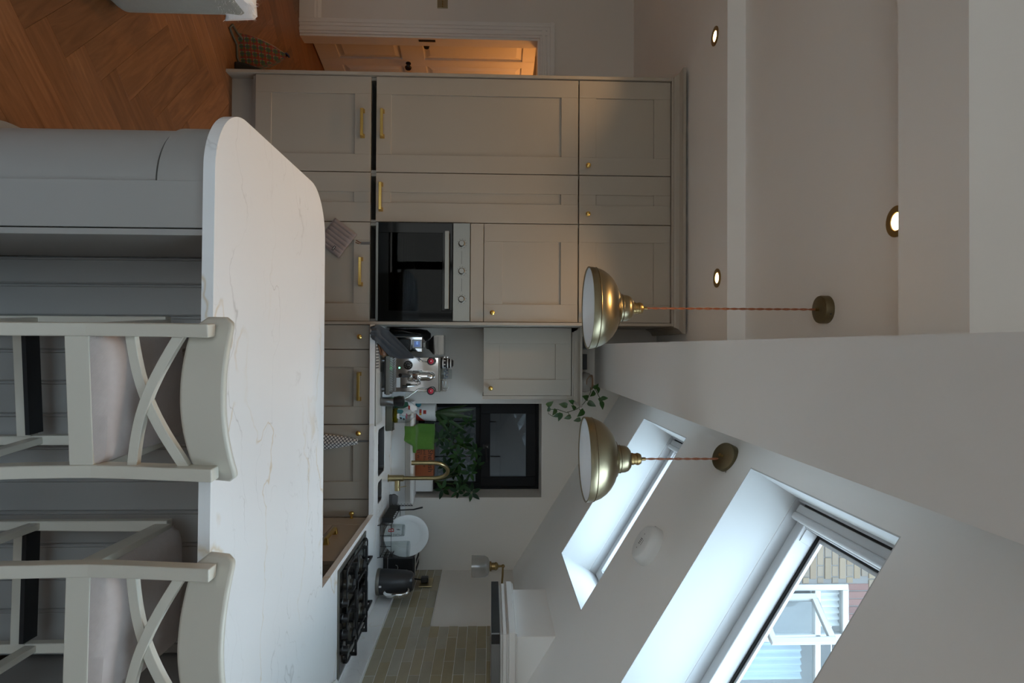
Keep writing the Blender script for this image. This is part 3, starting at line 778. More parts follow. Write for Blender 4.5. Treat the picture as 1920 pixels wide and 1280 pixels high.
g = rect_ring(.645, .690, .842, .866, .006, 4.010, 4.0195); g.build('overflow', M['black'], sk)

# ------------------------------------------------------------------ peninsula base
pn = thing('peninsula_cabinet', 'grey peninsula base with rounded left end and stool knee space', 'cabinet', (.2, 2.1, 0))
rL = .20; XL, XP = -.612, -.2805
def foot(o, y0=1.562, x1=-.42): return [(x1, y0+o)] + [(x1, 2.53-o)] + arc(XL+rL, 2.53-rL, rL-o, 90, 180, 14)[0:] + arc(XL+rL, y0+rL, rL-o, 180, 270, 14)
G().prism(foot(.016), .73, .7486).build('shadow_gap', M['island'], pn, smooth=True)
lower = [p for p in foot(.006)]; G().prism(lower, .03, .741, I4).build('curved_door', M['island'], pn, smooth=True)
G().prism(foot(.0), .7485, .8725).build('frieze', M['island'], pn, smooth=True, bevel=.0015)
G().prism(foot(-.016), .0, .235).build('curved_skirting', M['island'], pn, smooth=True, bevel=.006)
G().box(-.4199, -.300, 1.560, 1.58, .0, .8725).build('flat_panel', M['island'], pn, bevel=.001)
G().box(-.4195, -.30, 1.585, 2.53, .0, .8725).build('carcass', M['island'], pn)
G().box(-.2965, XP, 1.560, 1.955, .0, .8725).build('end_panel', M['island'], pn, bevel=.001)
G().box(-.2995, .975, 1.968, 2.53, .10, .8725).build('carcass', M['island'], pn)
bp = None
x = -.2795; first = True; xb0 = -.298
edges_ = [-.2795, -.1945, -.0935, .0145, .114, .2165, .319, .4215, .524, .6265, .729, .8315, .934, .975]
for a, b in zip(edges_[:-1], edges_[1:]):
    g = G().prism([(a+.0004, 1.968), (a+.0004, 1.956), (a+.005, 1.951), (a+.008, 1.951), (a+.0095, 1.954), (a+.011, 1.951), (b-.005, 1.951), (b-.0004, 1.956), (b-.0004, 1.968)], .0, .8725)
    g.build('board', M['island'], pn)
pr = thing('base_cabinet', 'grey cabinet closing the right end of the peninsula knee space', 'cabinet', (1.28, 1.9, 0))
G().box(.985, 1.585, 1.803, 2.5, .12, .8725).build('carcass', M['island'], pr)
shaker(pr, Matrix.Translation((0, 1.78, 0)), .988, 1.583, .125, .868, .1, .1, .1, 'island')
G().box(.99, 1.585, 1.85, 1.87, 0, .12).build('plinth', M['blackmatt'], pr)

# ------------------------------------------------------------------ bar stools
def stool(label):
    t = thing('bar_stool', label, 'bar stool', (0, 0, 0), 'cream bar stools at the peninsula')
    m = M['cream']
    # rear legs run up into the back posts
    def rear_y(z):
        if z < .66: return -.170 - .055*((.66-z)/.66)**1.6
        return -.170 - .040*((z-.66)/.30)**1.2
    for s in (-1, 1):
        vs = []; zs_ = [0, .1, .2, .3, .4, .5, .6, .66, .72, .78, .84, .90, .957]; k = len(zs_)
        for z in zs_:
            xo = s*(.168 + .010*max(0, (.5-z)/.5)); y = rear_y(z); w_ = .0155; dep = .020
            vs += [(xo-w_, y-dep, z), (xo+w_, y-dep, z), (xo+w_, y+dep, z), (xo-w_, y+dep, z)]
        fs = [(3, 2, 1, 0), tuple((k-1)*4+q for q in range(4))]
        for i in range(k-1):
            for q in range(4): fs.append((i*4+q, i*4+(q+1) % 4, i*4+4+(q+1) % 4, i*4+4+q))
        G().add(vs, fs).build('leg', m, t, bevel=.003)
        x = s*.176
        vs = []; prof_ = ((0, .0125), (.65, .0165)); 
        for z, w_ in prof_:
            xx = s*(.178 - .004*(z/.65)); vs += [(xx-w_, .19-w_, z), (xx+w_, .19-w_, z), (xx+w_, .19+w_, z), (xx-w_, .19+w_, z)]
        G().add(vs, [(3, 2, 1, 0), (4, 5, 6, 7), (0, 1, 5, 4), (1, 2, 6, 5), (2, 3, 7, 6), (3, 0, 4, 7)]).build('leg', m, t, bevel=.003)
        G().bar((s*.176, rear_y(.27)+.015, .268), (s*.176, .18, .268), .019, .034).build('stretcher', m, t, bevel=.002)
        G().bar((s*.170, -.152, .638), (s*.172, .176, .638), .02, .048).build('seat_rail', m, t, bevel=.002)
    G().bar((-.153, -.176, .636), (.153, -.176, .636), .022, .056).build('seat_rail', m, t, bevel=.002)
    G().bar((-.158, .19, .638), (.158, .19, .638), .022, .048).build('seat_rail', m, t, bevel=.002)
    sr = G().bar((-.165, .19, .232), (.165, .19, .232), .034, .040).build('foot_rail', m, t, bevel=.002)
    g = G().box(-.158, .158, .168, .220, .2525, .2555); g.box(-.158, .158, .166, .169, .243, .2555); g.build('foot_plate', M['blackmatt'], sr)
    # cushion with a loose twill cover
    def cush(u, v):
        x = (u-.5)*2; y = (v-.5)*2; e = (1-abs(x)**7)*(1-abs(y)**7)
        hw = .158 + .014*v
        z = .662 + .047*e**.5 + .007*math.sin(5*u+2*v)*e + .006*math.sin(11*u*v+3)*e
        yy = -.186 + .385*v
        sag = -.004*abs(x)**4
        return (x*hw, yy, z+sag)
    g = G().grid(cush, 28, 28)
    k = 29; low = []; rim = list(range(k)) + [i*k+k-1 for i in range(1, k)] + [k*k-1-i for i in range(1, k)] + [(k-1-i)*k for i in range(1, k-1)]
    b0 = len(g.v)
    for i in rim: x, y, z = g.v[i]; g.v.append((x, y, .6625-.004))
    for i in range(len(rim)): j = (i+1) % len(rim); g.f.append((rim[i], rim[j], b0+j, b0+i))
    g.f.append(tuple(b0+i for i in range(len(rim))))
    g.build('seat_cushion', M['seat_fabric'], t, smooth=True)
    # crossed back slats, gently bowed
    for s in (-1, 1):
        n_ = 16; vs = []; fs = []
        for i in range(n_+1):
            q = i/n_; x = s*(-.158+.316*q); z = .752 + .128*q - .020*math.sin(PI*q); y = rear_y(z) + (.002 if s < 0 else .010) - .012*math.sin(PI*q)
            tx, tz = .316, .128 - .020*PI*math.cos(PI*q); ln = math.hypot(tx, tz); nx, nz = -tz/ln*s, tx/ln; w_ = .0115; dp = .009
            vs += [(x-nx*w_, y-dp, z-nz*w_), (x+nx*w_, y-dp, z+nz*w_), (x+nx*w_, y+dp, z+nz*w_), (x-nx*w_, y+dp, z-nz*w_)]
        for i in range(n_):
            for c_ in range(4): fs.append((i*4+c_, i*4+(c_+1) % 4, i*4+4+(c_+1) % 4, i*4+4+c_))
        fs += [(3, 2, 1, 0), tuple(n_*4+c_ for c_ in range(4))]
        G().add(vs, fs).build('back_slat', m, t, bevel=.0015, smooth=False)
    # crest rail, bowed in plan
    n_ = 28; vs = []; fs = []
    for i in range(n_+1):
        q = i/n_*2-1; x = .198*q; bow = .060*(q*q)
        y = -.214 + bow + .006; zb = .882 + .012*abs(q)**2 + (.03*max(0, abs(q)-.86)/.14); ztp = .992 + .004*q*q - .022*max(0, (abs(q)-.90)/.10)**2
        lean = -.018; th = .011
        for (yy, z) in ((y-th, zb), (y+th, zb), (y+th+lean, ztp), (y-th+lean, ztp)): vs.append((x, yy, z))
    for i in range(n_):
        for c_ in range(4): fs.append((i*4+c_, i*4+(c_+1) % 4, i*4+4+(c_+1) % 4, i*4+4+c_))
    fs += [(3, 2, 1, 0), tuple(n_*4+c_ for c_ in range(4))]
    G().add(vs, fs).build('crest_rail', m, t, bevel=.008, seg=3, smooth=True)
    return t
s1 = stool('left cream cross-back bar stool pushed under the peninsula')
s2 = dup(s1, (.702, 1.635, 0), R(-1.5), 'right cream cross-back bar stool, partly cut off by the photo edge')
s1.location = (.118, 1.635, 0); s1.rotation_euler = (0, 0, R(4))

# ------------------------------------------------------------------ pendant lamps and ceiling lights
def pendant(label):
    t = thing('pendant_lamp', label, 'pendant lamp', (0, 0, 0), 'brass dome pendants over the peninsula')
    prof = [(.155, 0), (.1555, .012), (.153, .022), (.150, .034), (.143, .052), (.131, .070), (.113, .088), (.090, .103), (.068, .112), (.060, .116), (.052, .121), (.050, .135), (.049, .148), (.044, .160), (.034, .168), (.0225, .170)]
    g = G().lathe(prof, 56, cap=False); sh = g.build('lamp_shade', M['antique'], t, smooth=True)
    G().lathe([(r-.003, z-.0006) for r, z in prof[:12]] + [(.0, .118)], 56, cap=False).build('shade_lining', M['shade_inside'], sh, smooth=True)
    g = G()
    for z, r in ((.026, .1532), (.129, .0515), (.114, .066)): g.tube([(r*math.cos(2*PI*k/56), r*math.sin(2*PI*k/56), z) for k in range(56)], .0014, 6, close=True)
    g.lathe([(.151, -.0015), (.1565, -.0015), (.1565, .002), (.151, .002), (.151, -.0015)], 56, cap=False); g.build('shade_bead', M['antique'], sh, smooth=True)
    G().lathe([(.0225, .168), (.0225, .180), (.0205, .182), (.0205, .192), (.0225, .193), (.0225, .199), (.018, .208), (.008, .211), (.006, .213), (.006, .226), (0, .227)], 24).build('lamp_holder', M['antique_dark'], t, smooth=True)
    b = G().sphere((0, 0, .095), .026, 14, 10); b.lathe([(.013, .118), (.013, .150)], 14); b.build('bulb', M['plastic_white'], t, smooth=True)
    return t
def cord(par, x, y, z0_, z1):
    for ph in (0, PI):
        n_ = int((z1-z0_)/.0045); g = G().tube([(x+.0022*math.cos(ph+k*.42), y+.0022*math.sin(ph+k*.42), z0_+(z1-z0_)*k/n_) for k in range(n_+1)], .0023, 5)
        g.build('cord_strand', M['cord'], par, smooth=True)
def rose(par, T):
    r_ = G().lathe([(0, -.034), (.046, -.034), (.052, -.031), (.0535, -.026), (.0535, 0)], 36, T).build('ceiling_rose', M['rose'], par, smooth=True)
    g = G().lathe([(.006, -.048), (.006, -.034)], 12, T); g.build('cord_grip', M['antique_dark'], r_)
    G().lathe([(.003, 0), (.003, .002), (0, .003)], 10, T @ TR(.02, -.0535, -.016, rx=PI/2)).build('rose_screw', M['black'], r_)
PZ = 1.957; PY = 2.262
p1 = pendant('left brass dome pendant lamp on a long twisted cord from the flat ceiling')
p2 = dup(p1, (.413, 2.225, PZ-.006), R(40), 'right brass dome pendant lamp on a short cord from the sloping ceiling')
p1.location = (-.1505, 2.275, PZ+.012)
cord(p1, -.1505, 2.275, PZ+.236, CZ2-.046); rose(p1, TR(-.1505, 2.275, CZ2))
TRS = Matrix(((UV[0], 0, NV[0], .4135), (UV[1], 1, NV[1], 2.225), (UV[2], 0, NV[2], slz(.4135)), (0, 0, 0, 1)))
cord(p2, .413, 2.225, PZ+.218, slz(.41)-.043); rose(p2, TRS)
DLS = [(-1.679, 3.189, CZ1, 'recessed brass downlight, far left one above the tall cabinets'), (-.372, 3.153, CZ1, 'recessed brass downlight nearest the left pendant, above the oven'), (-.407, 1.874, CZ2, 'recessed brass downlight half hidden behind the dropped ceiling beam')]
def downlight(x, y, z, label):
    t = thing('downlight', label, 'ceiling light', (x, y, z), 'recessed brass downlights')
    G().lathe([(.027, -.001), (.029, -.004), (.044, -.006), (.050, -.004), (.050, 0)], 36, TR(x, y, z), cap=False).build('trim_ring', M['antique_dark'], t, smooth=True)
    G().lathe([(.0275, -.0012), (0, -.0022)], 24, TR(x, y, z), cap=False).build('lamp_face', M['lamp'], t)
    ld = bpy.data.lights.new('downlight_beam', 'SPOT'); ld.energy = DOWNLIGHT_W*4; ld.color = (1., .60, .26); ld.spot_size = R(114); ld.spot_blend = .8; ld.shadow_soft_size = .03
    lo = bpy.data.objects.new('downlight_beam', ld); COL.objects.link(lo); lo.location = (0, 0, -.02); lo.parent = t
    return t
for a_ in DLS: downlight(*a_)
# two unseen downlights added to warm the hall wall and the floor
downlight(-2.93, 3.2, CZ1, 'added recessed brass downlight, out of view, warming the hall wall'); downlight(-1.71, 1.874, CZ2, 'added recessed brass downlight, out of view, warming the floor by the sofa')
hp = bpy.data.lights.new('hall_lamp', 'POINT'); hp.energy = HALL_W*4; hp.color = (1., .40, .10); hp.shadow_soft_size = .08
ho = bpy.data.objects.new('hall_lamp', hp); COL.objects.link(ho); ho.location = (-1.95, 5.75, 2.35)

# heat alarm on the sloping ceiling
al = thing('heat_alarm', 'round white heat alarm on the sloping ceiling between the roof windows', 'alarm', (.80, 2.40, slz(.80)))
TA = Matrix(((UV[0], 0, NV[0], .803), (UV[1], 1, NV[1], 2.41), (UV[2], 0, NV[2], slz(.803)), (0, 0, 0, 1))) @ Matrix.Rotation(PI, 4, 'X')
G().lathe([(.081, 0), (.081, .022), (.079, .028), (.070, .046), (.062, .050), (.03, .052), (0, .052)], 40, TA).build('alarm_body', M['plastic_white'], al, smooth=True)
g = G()
for k in range(4): g.box(-.012+.007*k, -.0085+.007*k, -.010, .010-.002*k, .0515, .0525, TA)
for x, y in ((.03, .0), (-.032, .0)): g.box(x-.002, x+.002, y-.002, y+.002, .0505, .0525, TA)
g.box(-.012, .012, .020, .023, .0512, .0522, TA)
for k in range(9): a_ = R(200+k*7); g.box(-.0022, .0022, -.0015, .0015, 0, .006 if k else .01, TA @ TR(.0805*math.cos(a_), .0805*math.sin(a_), .012, rz=a_))
g.build('vent_slot', M['print_grey'], al)

# wall sconce, hood
sc2 = thing('wall_sconce', 'aged brass wall sconce with ribbed clear glass shade beside the hood', 'wall lamp', (1.41, 3.88, 1.6))
TSx = TR(1.405, 3.88, 1.486)
ns = 48; prof = [(.066, 0), (.066, .05), (.063, .085), (.052, .105), (.034, .113), (.024, .116)]
g = G(); vs = []; fs = []
for r, z in prof:
    for k in range(ns): a_ = 2*PI*k/ns; rr = r*(1+.018*(k % 2)); vs.append((rr*math.cos(a_), rr*math.sin(a_), z))
for i in range(len(prof)-1):
    for k in range(ns): fs.append((i*ns+k, i*ns+(k+1) % ns, (i+1)*ns+(k+1) % ns, (i+1)*ns+k))
G().add(vs, fs, TSx).build('glass_shade', M['ribbed'], sc2, smooth=True)
fit = G().lathe([(0, .112), (.024, .112), (.031, .118), (.031, .124), (.022, .128), (.022, .150), (.026, .152), (.026, .156), (.020, .166), (.008, .172), (.006, .19), (.011, .196), (.011, .205), (.005, .212), (0, .213)], 28, TSx).build('lamp_fitting', M['antique_dark'], sc2, smooth=True)
G().tube([(1.405, 3.88, 1.686), (1.47, 3.88, 1.684), (1.572, 3.88, 1.676)], .0065, 10).build('arm', M['antique_dark'], sc2, smooth=True)
G().lathe([(.045, 0), (.045, .008), (.03, .014), (0, .016)], 28, TR(1.5895, 3.88, 1.676, ry=-PI/2)).build('wall_rose', M['antique_dark'], sc2, smooth=True)
G().sphere((1.405, 3.88, 1.55), .022, 12, 8).build('bulb', M['ribbed'], sc2, smooth=True)
hd = thing('cooker_hood', 'white boxed cooker hood with steel underside strip over the hob', 'hood', (1.45, 3.1, 1.6))
HX, HY0, HY1 = 1.318, 2.79, 3.405
def slope_prism(x0, x1, y0, y1, zb):
    T = Matrix(((1, 0, 0, 0), (0, 0, -1, y1), (0, 1, 0, 0), (0, 0, 0, 1)))
    return G().prism([(x0, zb), (x1, zb), (x1, slz(x1)-.0005), (x0, slz(x0)-.0005)], 0, y1-y0, T)
slope_prism(1.352, 1.5895, HY0+.034, HY1-.034, 1.652).build('hood_box', M['ceiling'], hd)
g = G()
for (z0_, z1, o) in ((1.651, 1.664, .006), (1.664, 1.682, .014), (1.682, 1.692, .008), (1.692, 1.722, .022), (1.722, 1.73, .014)):
    g.box(HX+.022-o, 1.5895, HY0+.022-o, HY1-.022+o, z0_, z1)
g.build('mantel_moulding', M['trim'], hd, bevel=.003)
G().box(HX, 1.577, HY0, HY1, 1.610, 1.650).build('steel_strip', M['darksteel'], hd, bevel=.001)
G().box(HX+.006, HX+.05, HY0-.001, HY0, 1.611, 1.649).build('control_strip', M['black'], hd)

# ------------------------------------------------------------------ hob
hb = thing('gas_hob', 'four burner steel and black gas hob set in the right worktop', 'hob', (1.28, 3.1, WT))
G().box(1.03, 1.535, 2.80, 3.408, WT, WT+.008).build('hob_plate', M['steel'], hb, bevel=.003)
G().box(1.048, 1.517, 2.818, 3.39, WT+.008, WT+.0086).build('hob_surface', mat('dark_polished_steel', (.07, .07, .068), .18, 1.0), hb)
BURN = [(1.165, 2.99, .024), (1.165, 3.235, .036), (1.41, 2.99, .03), (1.41, 3.235, .03)]
for x, y, r in BURN:
    b = G().lathe([(r+.02, WT+.008), (r+.018, WT+.011), (r+.004, WT+.013), (r, WT+.016), (r, WT+.030), (r-.004, WT+.032), (0, WT+.032)], 28, TR(x, y, 0)).build('burner', M['steel'], hb, smooth=True)
    G().lathe([(r+.003, WT+.032), (r+.003, WT+.037), (r-.003, WT+.040), (0, WT+.041)], 28, TR(x, y, 0)).build('burner_cap', M['iron'], b, smooth=True)
for xa, xb in ((1.062, 1.280), (1.290, 1.508)):
    zl, zt2 = WT+.020, WT+.050; y0, y1 = 2.905, 3.378; g = G()
    g.tube(arc(xb-.02, y0+.02, .02, -90, 0, 4)[0:0] or [(x, y, zl) for x, y in rrect(xa, xb, y0, y1, .022)], .0048, 8, close=True)
    g.tube([(xa, (y0+y1)/2, zl), (xb, (y0+y1)/2, zl)], .0048, 8)
    for x, y, r in BURN:
        if not xa < x < xb: continue
        for dx, dy, L_ in ((1, 0, xb-x), (-1, 0, x-xa), (0, 1, (y1 if y > 3.1 else (y0+y1)/2)-y), (0, -1, y-(y0 if y < 3.1 else (y0+y1)/2))):
            t_ = .0055; sx, sy = abs(dy)*t_, abs(dx)*t_
            g.bar((x+dx*L_, y+dy*L_, zt2-.006), (x+dx*.026, y+dy*.026, zt2-.006), .011, .012)
            g.box(min(x+dx*(L_-.012), x+dx*(L_+.004))-sx, max(x+dx*(L_-.012), x+dx*(L_+.004))+sx, min(y+dy*(L_-.012), y+dy*(L_+.004))-sy, max(y+dy*(L_-.012), y+dy*(L_+.004))+sy, zl-.004, zt2)
    for x in (xa, xb):
        for y in (y0+.02, y1-.02): g.box(x-.006, x+.006, y-.01, y+.01, WT+.0086, zl)
    g.build('pan_support', M['iron'], hb, bevel=.0012, seg=1)
for k in range(4):
    G().lathe([(.022, 0), (.022, .006), (.019, .008), (.0175, .028), (.015, .031), (0, .031)], 22, TR(1.20+.073*k, 2.857, WT+.008)).build('control_knob', M['black'], hb, smooth=True)

# ------------------------------------------------------------------ coffee corner
bd = thing('drying_board', 'long pale ribbed board under the coffee machine', 'board', (.18, 3.76, WT))
G().box(-.120, .482, 3.664, 3.875, WT+.0035, WT+.0095).build('board_top', M['board'], bd, bevel=.0015)
g = G().box(-.118, .480, 3.668, 3.87, WT, WT+.0035); g.build('shadow_base', M['rubber'], bd)  # dark layer standing in for the shadow gap under the board
g = G()
for k in range(14): g.box(-.108+.018*k, -.102+.018*k, 3.6635, 3.735, WT+.0062, WT+.0101)
g.build('drain_slot', M['rubber'], bd)
g = G()
for k in range(9): g.box(.16, .47, 3.685+.02*k, 3.689+.02*k, WT+.0095, WT+.0115)
g.build('rib', M['board'], bd)
BZ = WT+.0117
em = thing('espresso_machine', 'polished steel espresso machine with two red knobs and a gauge', 'coffee machine', (.178, 3.95, BZ))
for x in (.09, .27):
    for y in (3.84, 4.14): G().lathe([(.017, BZ), (.017, BZ+.008), (.013, BZ+.026), (0, BZ+.026)], 18, TR(x, y, 0)).build('foot', M['darksteel'], em, smooth=True)
G().box(.062, .297, 3.775, 4.19, BZ+.0255, .950).build('base_tray', M['black'], em, bevel=.003)
G().box(.058, .301, 3.765, 3.885, .9505, .974).build('drip_tray', M['steel'], em, bevel=.002)
g = G()
for k in range(15): g.bar((.068+.015*k, 3.775, .976), (.083+.015*k, 3.875, .976), .006, .003)
g.build('drip_grate', M['darksteel'], em)
G().box(.068, .290, 3.888, 4.185, .9505, 1.268).build('body', M['chrome'], em, bevel=.004)
G().box(.066, .292, 3.886, 4.19, 1.2685, 1.276).build('top_plate', M['steel'], em, bevel=.002)
gz = G().lathe([(.029, 0), (.029, .006), (.026, .008), (0, .008)], 30, TR(.119, 3.888, 1.072, rx=PI/2)).build('pressure_gauge', M['black'], em, smooth=True)
g = G()
for k in range(9): a_ = R(-60+k*37); g.box(-.0008, .0008, .016, .021, 0, .0008, TR(.119, 3.8797, 1.072, rx=PI/2) @ TR(rz=a_))
g.box(-.0008, .0008, -.004, .018, 0, .0008, TR(.119, 3.8797, 1.072, rx=PI/2, rz=.5)); g.build('dial_mark', M['print_white'], gz)
G().sphere((.136, 3.886, 1.016), .0045, 10, 6).build('power_light', M['led'], em)
G().box(.200, .262, 3.8865, 3.888, .998, 1.022).build('badge', M['plastic_white'], em)
# group head: bell, collar, portafilter with handle pointing forward
gx, gy = .188, 3.832
hd_ = G().lathe([(0, 1.238), (.012, 1.238), (.022, 1.228), (.027, 1.215), (.029, 1.195), (.029, 1.158), (.036, 1.154), (.038, 1.128), (.035, 1.122), (.033, 1.112), (0, 1.112)], 28, TR(gx, gy, 0)).build('group_head', M['chrome'], em, smooth=True)
G().tube([(gx, 3.888, 1.165), (gx, 3.85, 1.165)], .02, 14).build('group_neck', M['chrome'], hd_, smooth=True)
pf = G().lathe([(0, 1.111), (.034, 1.111), (.036, 1.104), (.034, 1.084), (.022, 1.078), (0, 1.078)], 26, TR(gx, gy, 0)).build('portafilter', M['chrome'], em, smooth=True)
G().tube([(gx-.005, gy-.034, 1.096), (gx-.008, gy-.06, 1.088), (gx-.012, gy-.115, 1.066), (gx-.014, gy-.15, 1.052)], [.008, .012, .014, .012], 12).build('portafilter_handle', M['black'], pf, smooth=True)
G().tube([(gx, gy, 1.078), (gx, gy, 1.055), (gx-.010, gy, 1.045)], .006, 8).build('spout', M['chrome'], pf, smooth=True)
lv = G().tube([(gx+.03, gy, 1.14), (gx+.055, gy-.004, 1.142), (gx+.060, gy-.012, 1.12), (gx+.062, gy-.03, 1.075)], .004, 8).build('brew_lever', M['chrome'], em, smooth=True)
G().tube([(gx+.062, gy-.03, 1.078), (gx+.063, gy-.04, 1.05)], [.008, .010], 10).build('lever_grip', M['black'], lv, smooth=True)
for x, s in ((.092, -1), (.281, 1)):
    T = TR(x, 3.888, 1.222, rx=PI/2)
    kb = G().lathe([(.010, 0), (.010, .02), (.024, .024), (.0255, .030), (.0255, .042), (.022, .045), (.018, .045)], 26, T).build('valve_knob', M['black'], em, smooth=True)
    G().lathe([(.017, .043), (.017, .0475), (.015, .049), (0, .049)], 26, T).build('red_cap', M['red'], kb, smooth=True)
    G().lathe([(.0035, .049), (.003, .051), (0, .0515)], 10, T).build('cap_screw', M['chrome'], kb, smooth=True)
    if s < 0: pth = [(.098, 3.875, 1.200), (.092, 3.862, 1.16), (.086, 3.85, 1.145), (.072, 3.845, 1.135), (.066, 3.84, 1.118), (.067, 3.832, 1.0)]
    else: pth = [(.268, 3.875, 1.200), (.268, 3.862, 1.16), (.274, 3.85, 1.135), (.29, 3.845, 1.118), (.300, 3.84, 1.10), (.318, 3.835, 1.082), (.326, 3.832, 1.066), (.327, 3.83, 1.04)]
    G().tube(pth, .0045, 10).build('steam_wand', M['chrome'], em, smooth=True)
g = G()
for z in (1.292, 1.312): g.tube([(.21, 3.90, z), (.27, 3.90, z), (.286, 3.905, z), (.287, 4.17, z), (.07, 4.17, z), (.07, 4.05, z)], .0028, 8)
for x, y in ((.21, 3.90), (.284, 3.905), (.286, 4.17), (.07, 4.17)): g.tube([(x, y, 1.276), (x, y, 1.312)], .0025, 8)
g.build('cup_rail', M['chrome'], em, smooth=True)
cp = thing('coffee_cup', 'dark patterned cup upside down on the coffee machine, left one', 'cup', (.108, 3.96, 1.276))
G().lathe([(.034, 1.2762), (.036, 1.278), (.034, 1.31), (.028, 1.348), (.02, 1.352), (.02, 1.356), (0, 1.356)], 28, TR(.108, 3.96, 0)).build('cup_body', M['ink'], cp, smooth=True)
g = G()
for z, r in ((1.288, .0358), (1.318, .0336), (1.338, .0305)): g.lathe([(r, z), (r+.0006, z+.003), (r-.0002, z+.006)], 28, TR(.108, 3.96, 0), cap=False)
for k in range(9): a_ = k*.7; g.add([((.0358)*math.cos(a_+d)+.108, 3.96+(.0358)*math.sin(a_+d), z) for d, z in ((-.12, 1.302), (0, 1.31), (.12, 1.302), (0, 1.295))], [(0, 1, 2, 3)])
g.build('cup_band', M['print_white'], cp)
cp2 = thing('tumbler', 'clear glass with blue print upside down on the coffee machine', 'glass', (.178, 3.95, 1.276))
G().lathe([(.031, 1.2763), (.033, 1.279), (.030, 1.345), (.029, 1.348), (0, 1.348)], 28, TR(.178, 3.95, 0), cap=False).build('glass_wall', M['drinkglass'], cp2, smooth=True)
g = G()
for k in range(8): a_ = PI+.25+k*.36; r = .0335; zc = 1.305+.012*(k % 2); g.add([(r*math.cos(a_+d)+.178, 3.95+r*math.sin(a_+d), zc+e) for d, e in ((-.1, 0), (0, .01), (.1, 0), (0, -.01))], [(0, 1, 2, 3)])
g.build('blue_print', mat('blue_print', (.03, .06, .16), .5), cp2)

gr = thing('coffee_grinder', 'chrome and black coffee grinder with small display and clear hopper', 'grinder', (-.015, 4.05, WT))
G().box(-.072, .042, 3.96, 4.14, WT, .955).build('base', M['black'], gr, bevel=.006)
G().box(-.068, .038, 4.00, 4.13, .9555, 1.152).build('body', M['chrome'], gr, bevel=.006)
G().box(-.050, .022, 3.975, 4.00, 1.0, 1.075).build('spout_housing', M['black'], gr, bevel=.006)
G().tube([(-.012, 3.97, 1.045), (-.012, 3.985, 1.045)], .018, 18).build('dosing_button', M['black'], gr, smooth=True)
sb = G().box(-.047, .012, 3.985, 3.9995, 1.084, 1.150).build('display_housing', M['darksteel'], gr, bevel=.003)
G().box(-.036, .001, 3.983, 3.985, 1.098, 1.136).build('display', M['lcd'], sb)
text('5.0', .016, TR(-.034, 3.9828, 1.112, rx=PI/2), mat('lcd_digit', (.3, .5, .8), .5, emit=(.3, .55, 1.), es=.5), 'display_digit', sb, .0001)
G().box(-.030, .006, 3.99, 4.10, 1.1525, 1.172).build('collar', M['steel'], gr, bevel=.003)
g = G(); vs = []
for z, hx, hy in ((1.1725, .026, .03), (1.19, .03, .034), (1.222, .062, .062), (1.226, .064, .064)): vs += [(-.012-hx, 4.05-hy, z), (-.012+hx, 4.05-hy, z), (-.012+hx, 4.05+hy, z), (-.012-hx, 4.05+hy, z)]
fs = [(3, 2, 1, 0), (12, 13, 14, 15)] + [(i*4+k, i*4+(k+1) % 4, i*4+4+(k+1) % 4, i*4+4+k) for i in range(3) for k in range(4)]
G().add(vs, fs).build('hopper_base', M['black'], gr, bevel=.003)
g = G(); g.box(-.076, .052, 3.986, 3.989, 1.2265, 1.288); g.box(-.076, .052, 4.111, 4.114, 1.2265, 1.288); g.box(-.076, -.073, 3.989, 4.111, 1.2265, 1.288); g.box(.049, .052, 3.989, 4.111, 1.2265, 1.288); g.box(-.078, .054, 3.984, 4.116, 1.2885, 1.292)
g.build('hopper', M['smoke'], gr)
G().box(-.07, .046, 3.992, 4.108, 1.2265, 1.246).build('beans', M['beans'], gr)

kt = thing('kitchen_appliance', 'black rounded appliance with curved steel trim beside the end panel', 'appliance', (-.095, 4.07, WT))
G().lathe([(0, WT), (.05, WT), (.052, WT+.01), (.044, WT+.10), (.046, WT+.20), (.038, WT+.255), (.016, WT+.28), (0, WT+.282)], 26, TR(-.078, 4.215, 0)).build('body', M['black'], kt, smooth=True)
G().tube([(-.105, 4.15, WT+.01), (-.108, 4.15, WT+.09), (-.092, 4.15, WT+.16), (-.084, 4.16, WT+.22)], .005, 8).build('steel_trim', M['chrome'], kt, smooth=True)

# charcoal cloth hanging over the worktop edge, wooden tamper beside it
cl = None
Lc = [(.061, 3.80, 1.119), (-.025, 3.785, 1.04), (-.095, 3.74, .975), (-.126, 3.69, .932), (-.128, 3.642, .915), (-.118, 3.634, .885)]
Rc = [(.074, 3.80, 1.119), (.077, 3.772, 1.037), (.060, 3.745, .982), (.008, 3.70, .936), (-.028, 3.645, .915), (-.045, 3.632, .888)]
def lerp_path(P, t):
    t *= len(P)-1; i = min(int(t), len(P)-2); f = t-i; return Vector(P[i]).lerp(Vector(P[i+1]), f)
def clothf(u, v):
    a, b = lerp_path(Lc, v), lerp_path(Rc, v); p = a.lerp(b, u); d = .016*math.sin(u*9+v*5)*min(1, v*2.5) + .012*math.sin(u*17-v*4)*v
    return (p.x, p.y - abs(d)*.9 - .012*math.sin(PI*u)*min(1, 3*v), p.z + d*.25)
cl = G().grid(clothf, 24, 30).build('tea_towel', M['dark_cloth'], None, smooth=True, solid=.004, sub=1)
tag(cl, 'charcoal cloth hanging from the steam wand over the worktop edge', 'cloth')
tm = thing('tamper', 'brown wooden handled tool lying half under the charcoal cloth', 'utensil', (.03, 3.75, BZ))
G().tube([(.045, 3.76, BZ+.02), (.02, 3.745, BZ+.02), (-.02, 3.73, BZ+.018), (-.06, 3.715, BZ+.014)], [.02, .015, .019, .012], 14).build('handle', M['wood_brown'], tm, smooth=True)
G().bar((.052, 3.763, BZ+.006), (-.01, 3.695, BZ+.004), .012, .008).build('paddle', M['wood_brown'], tm, bevel=.002)

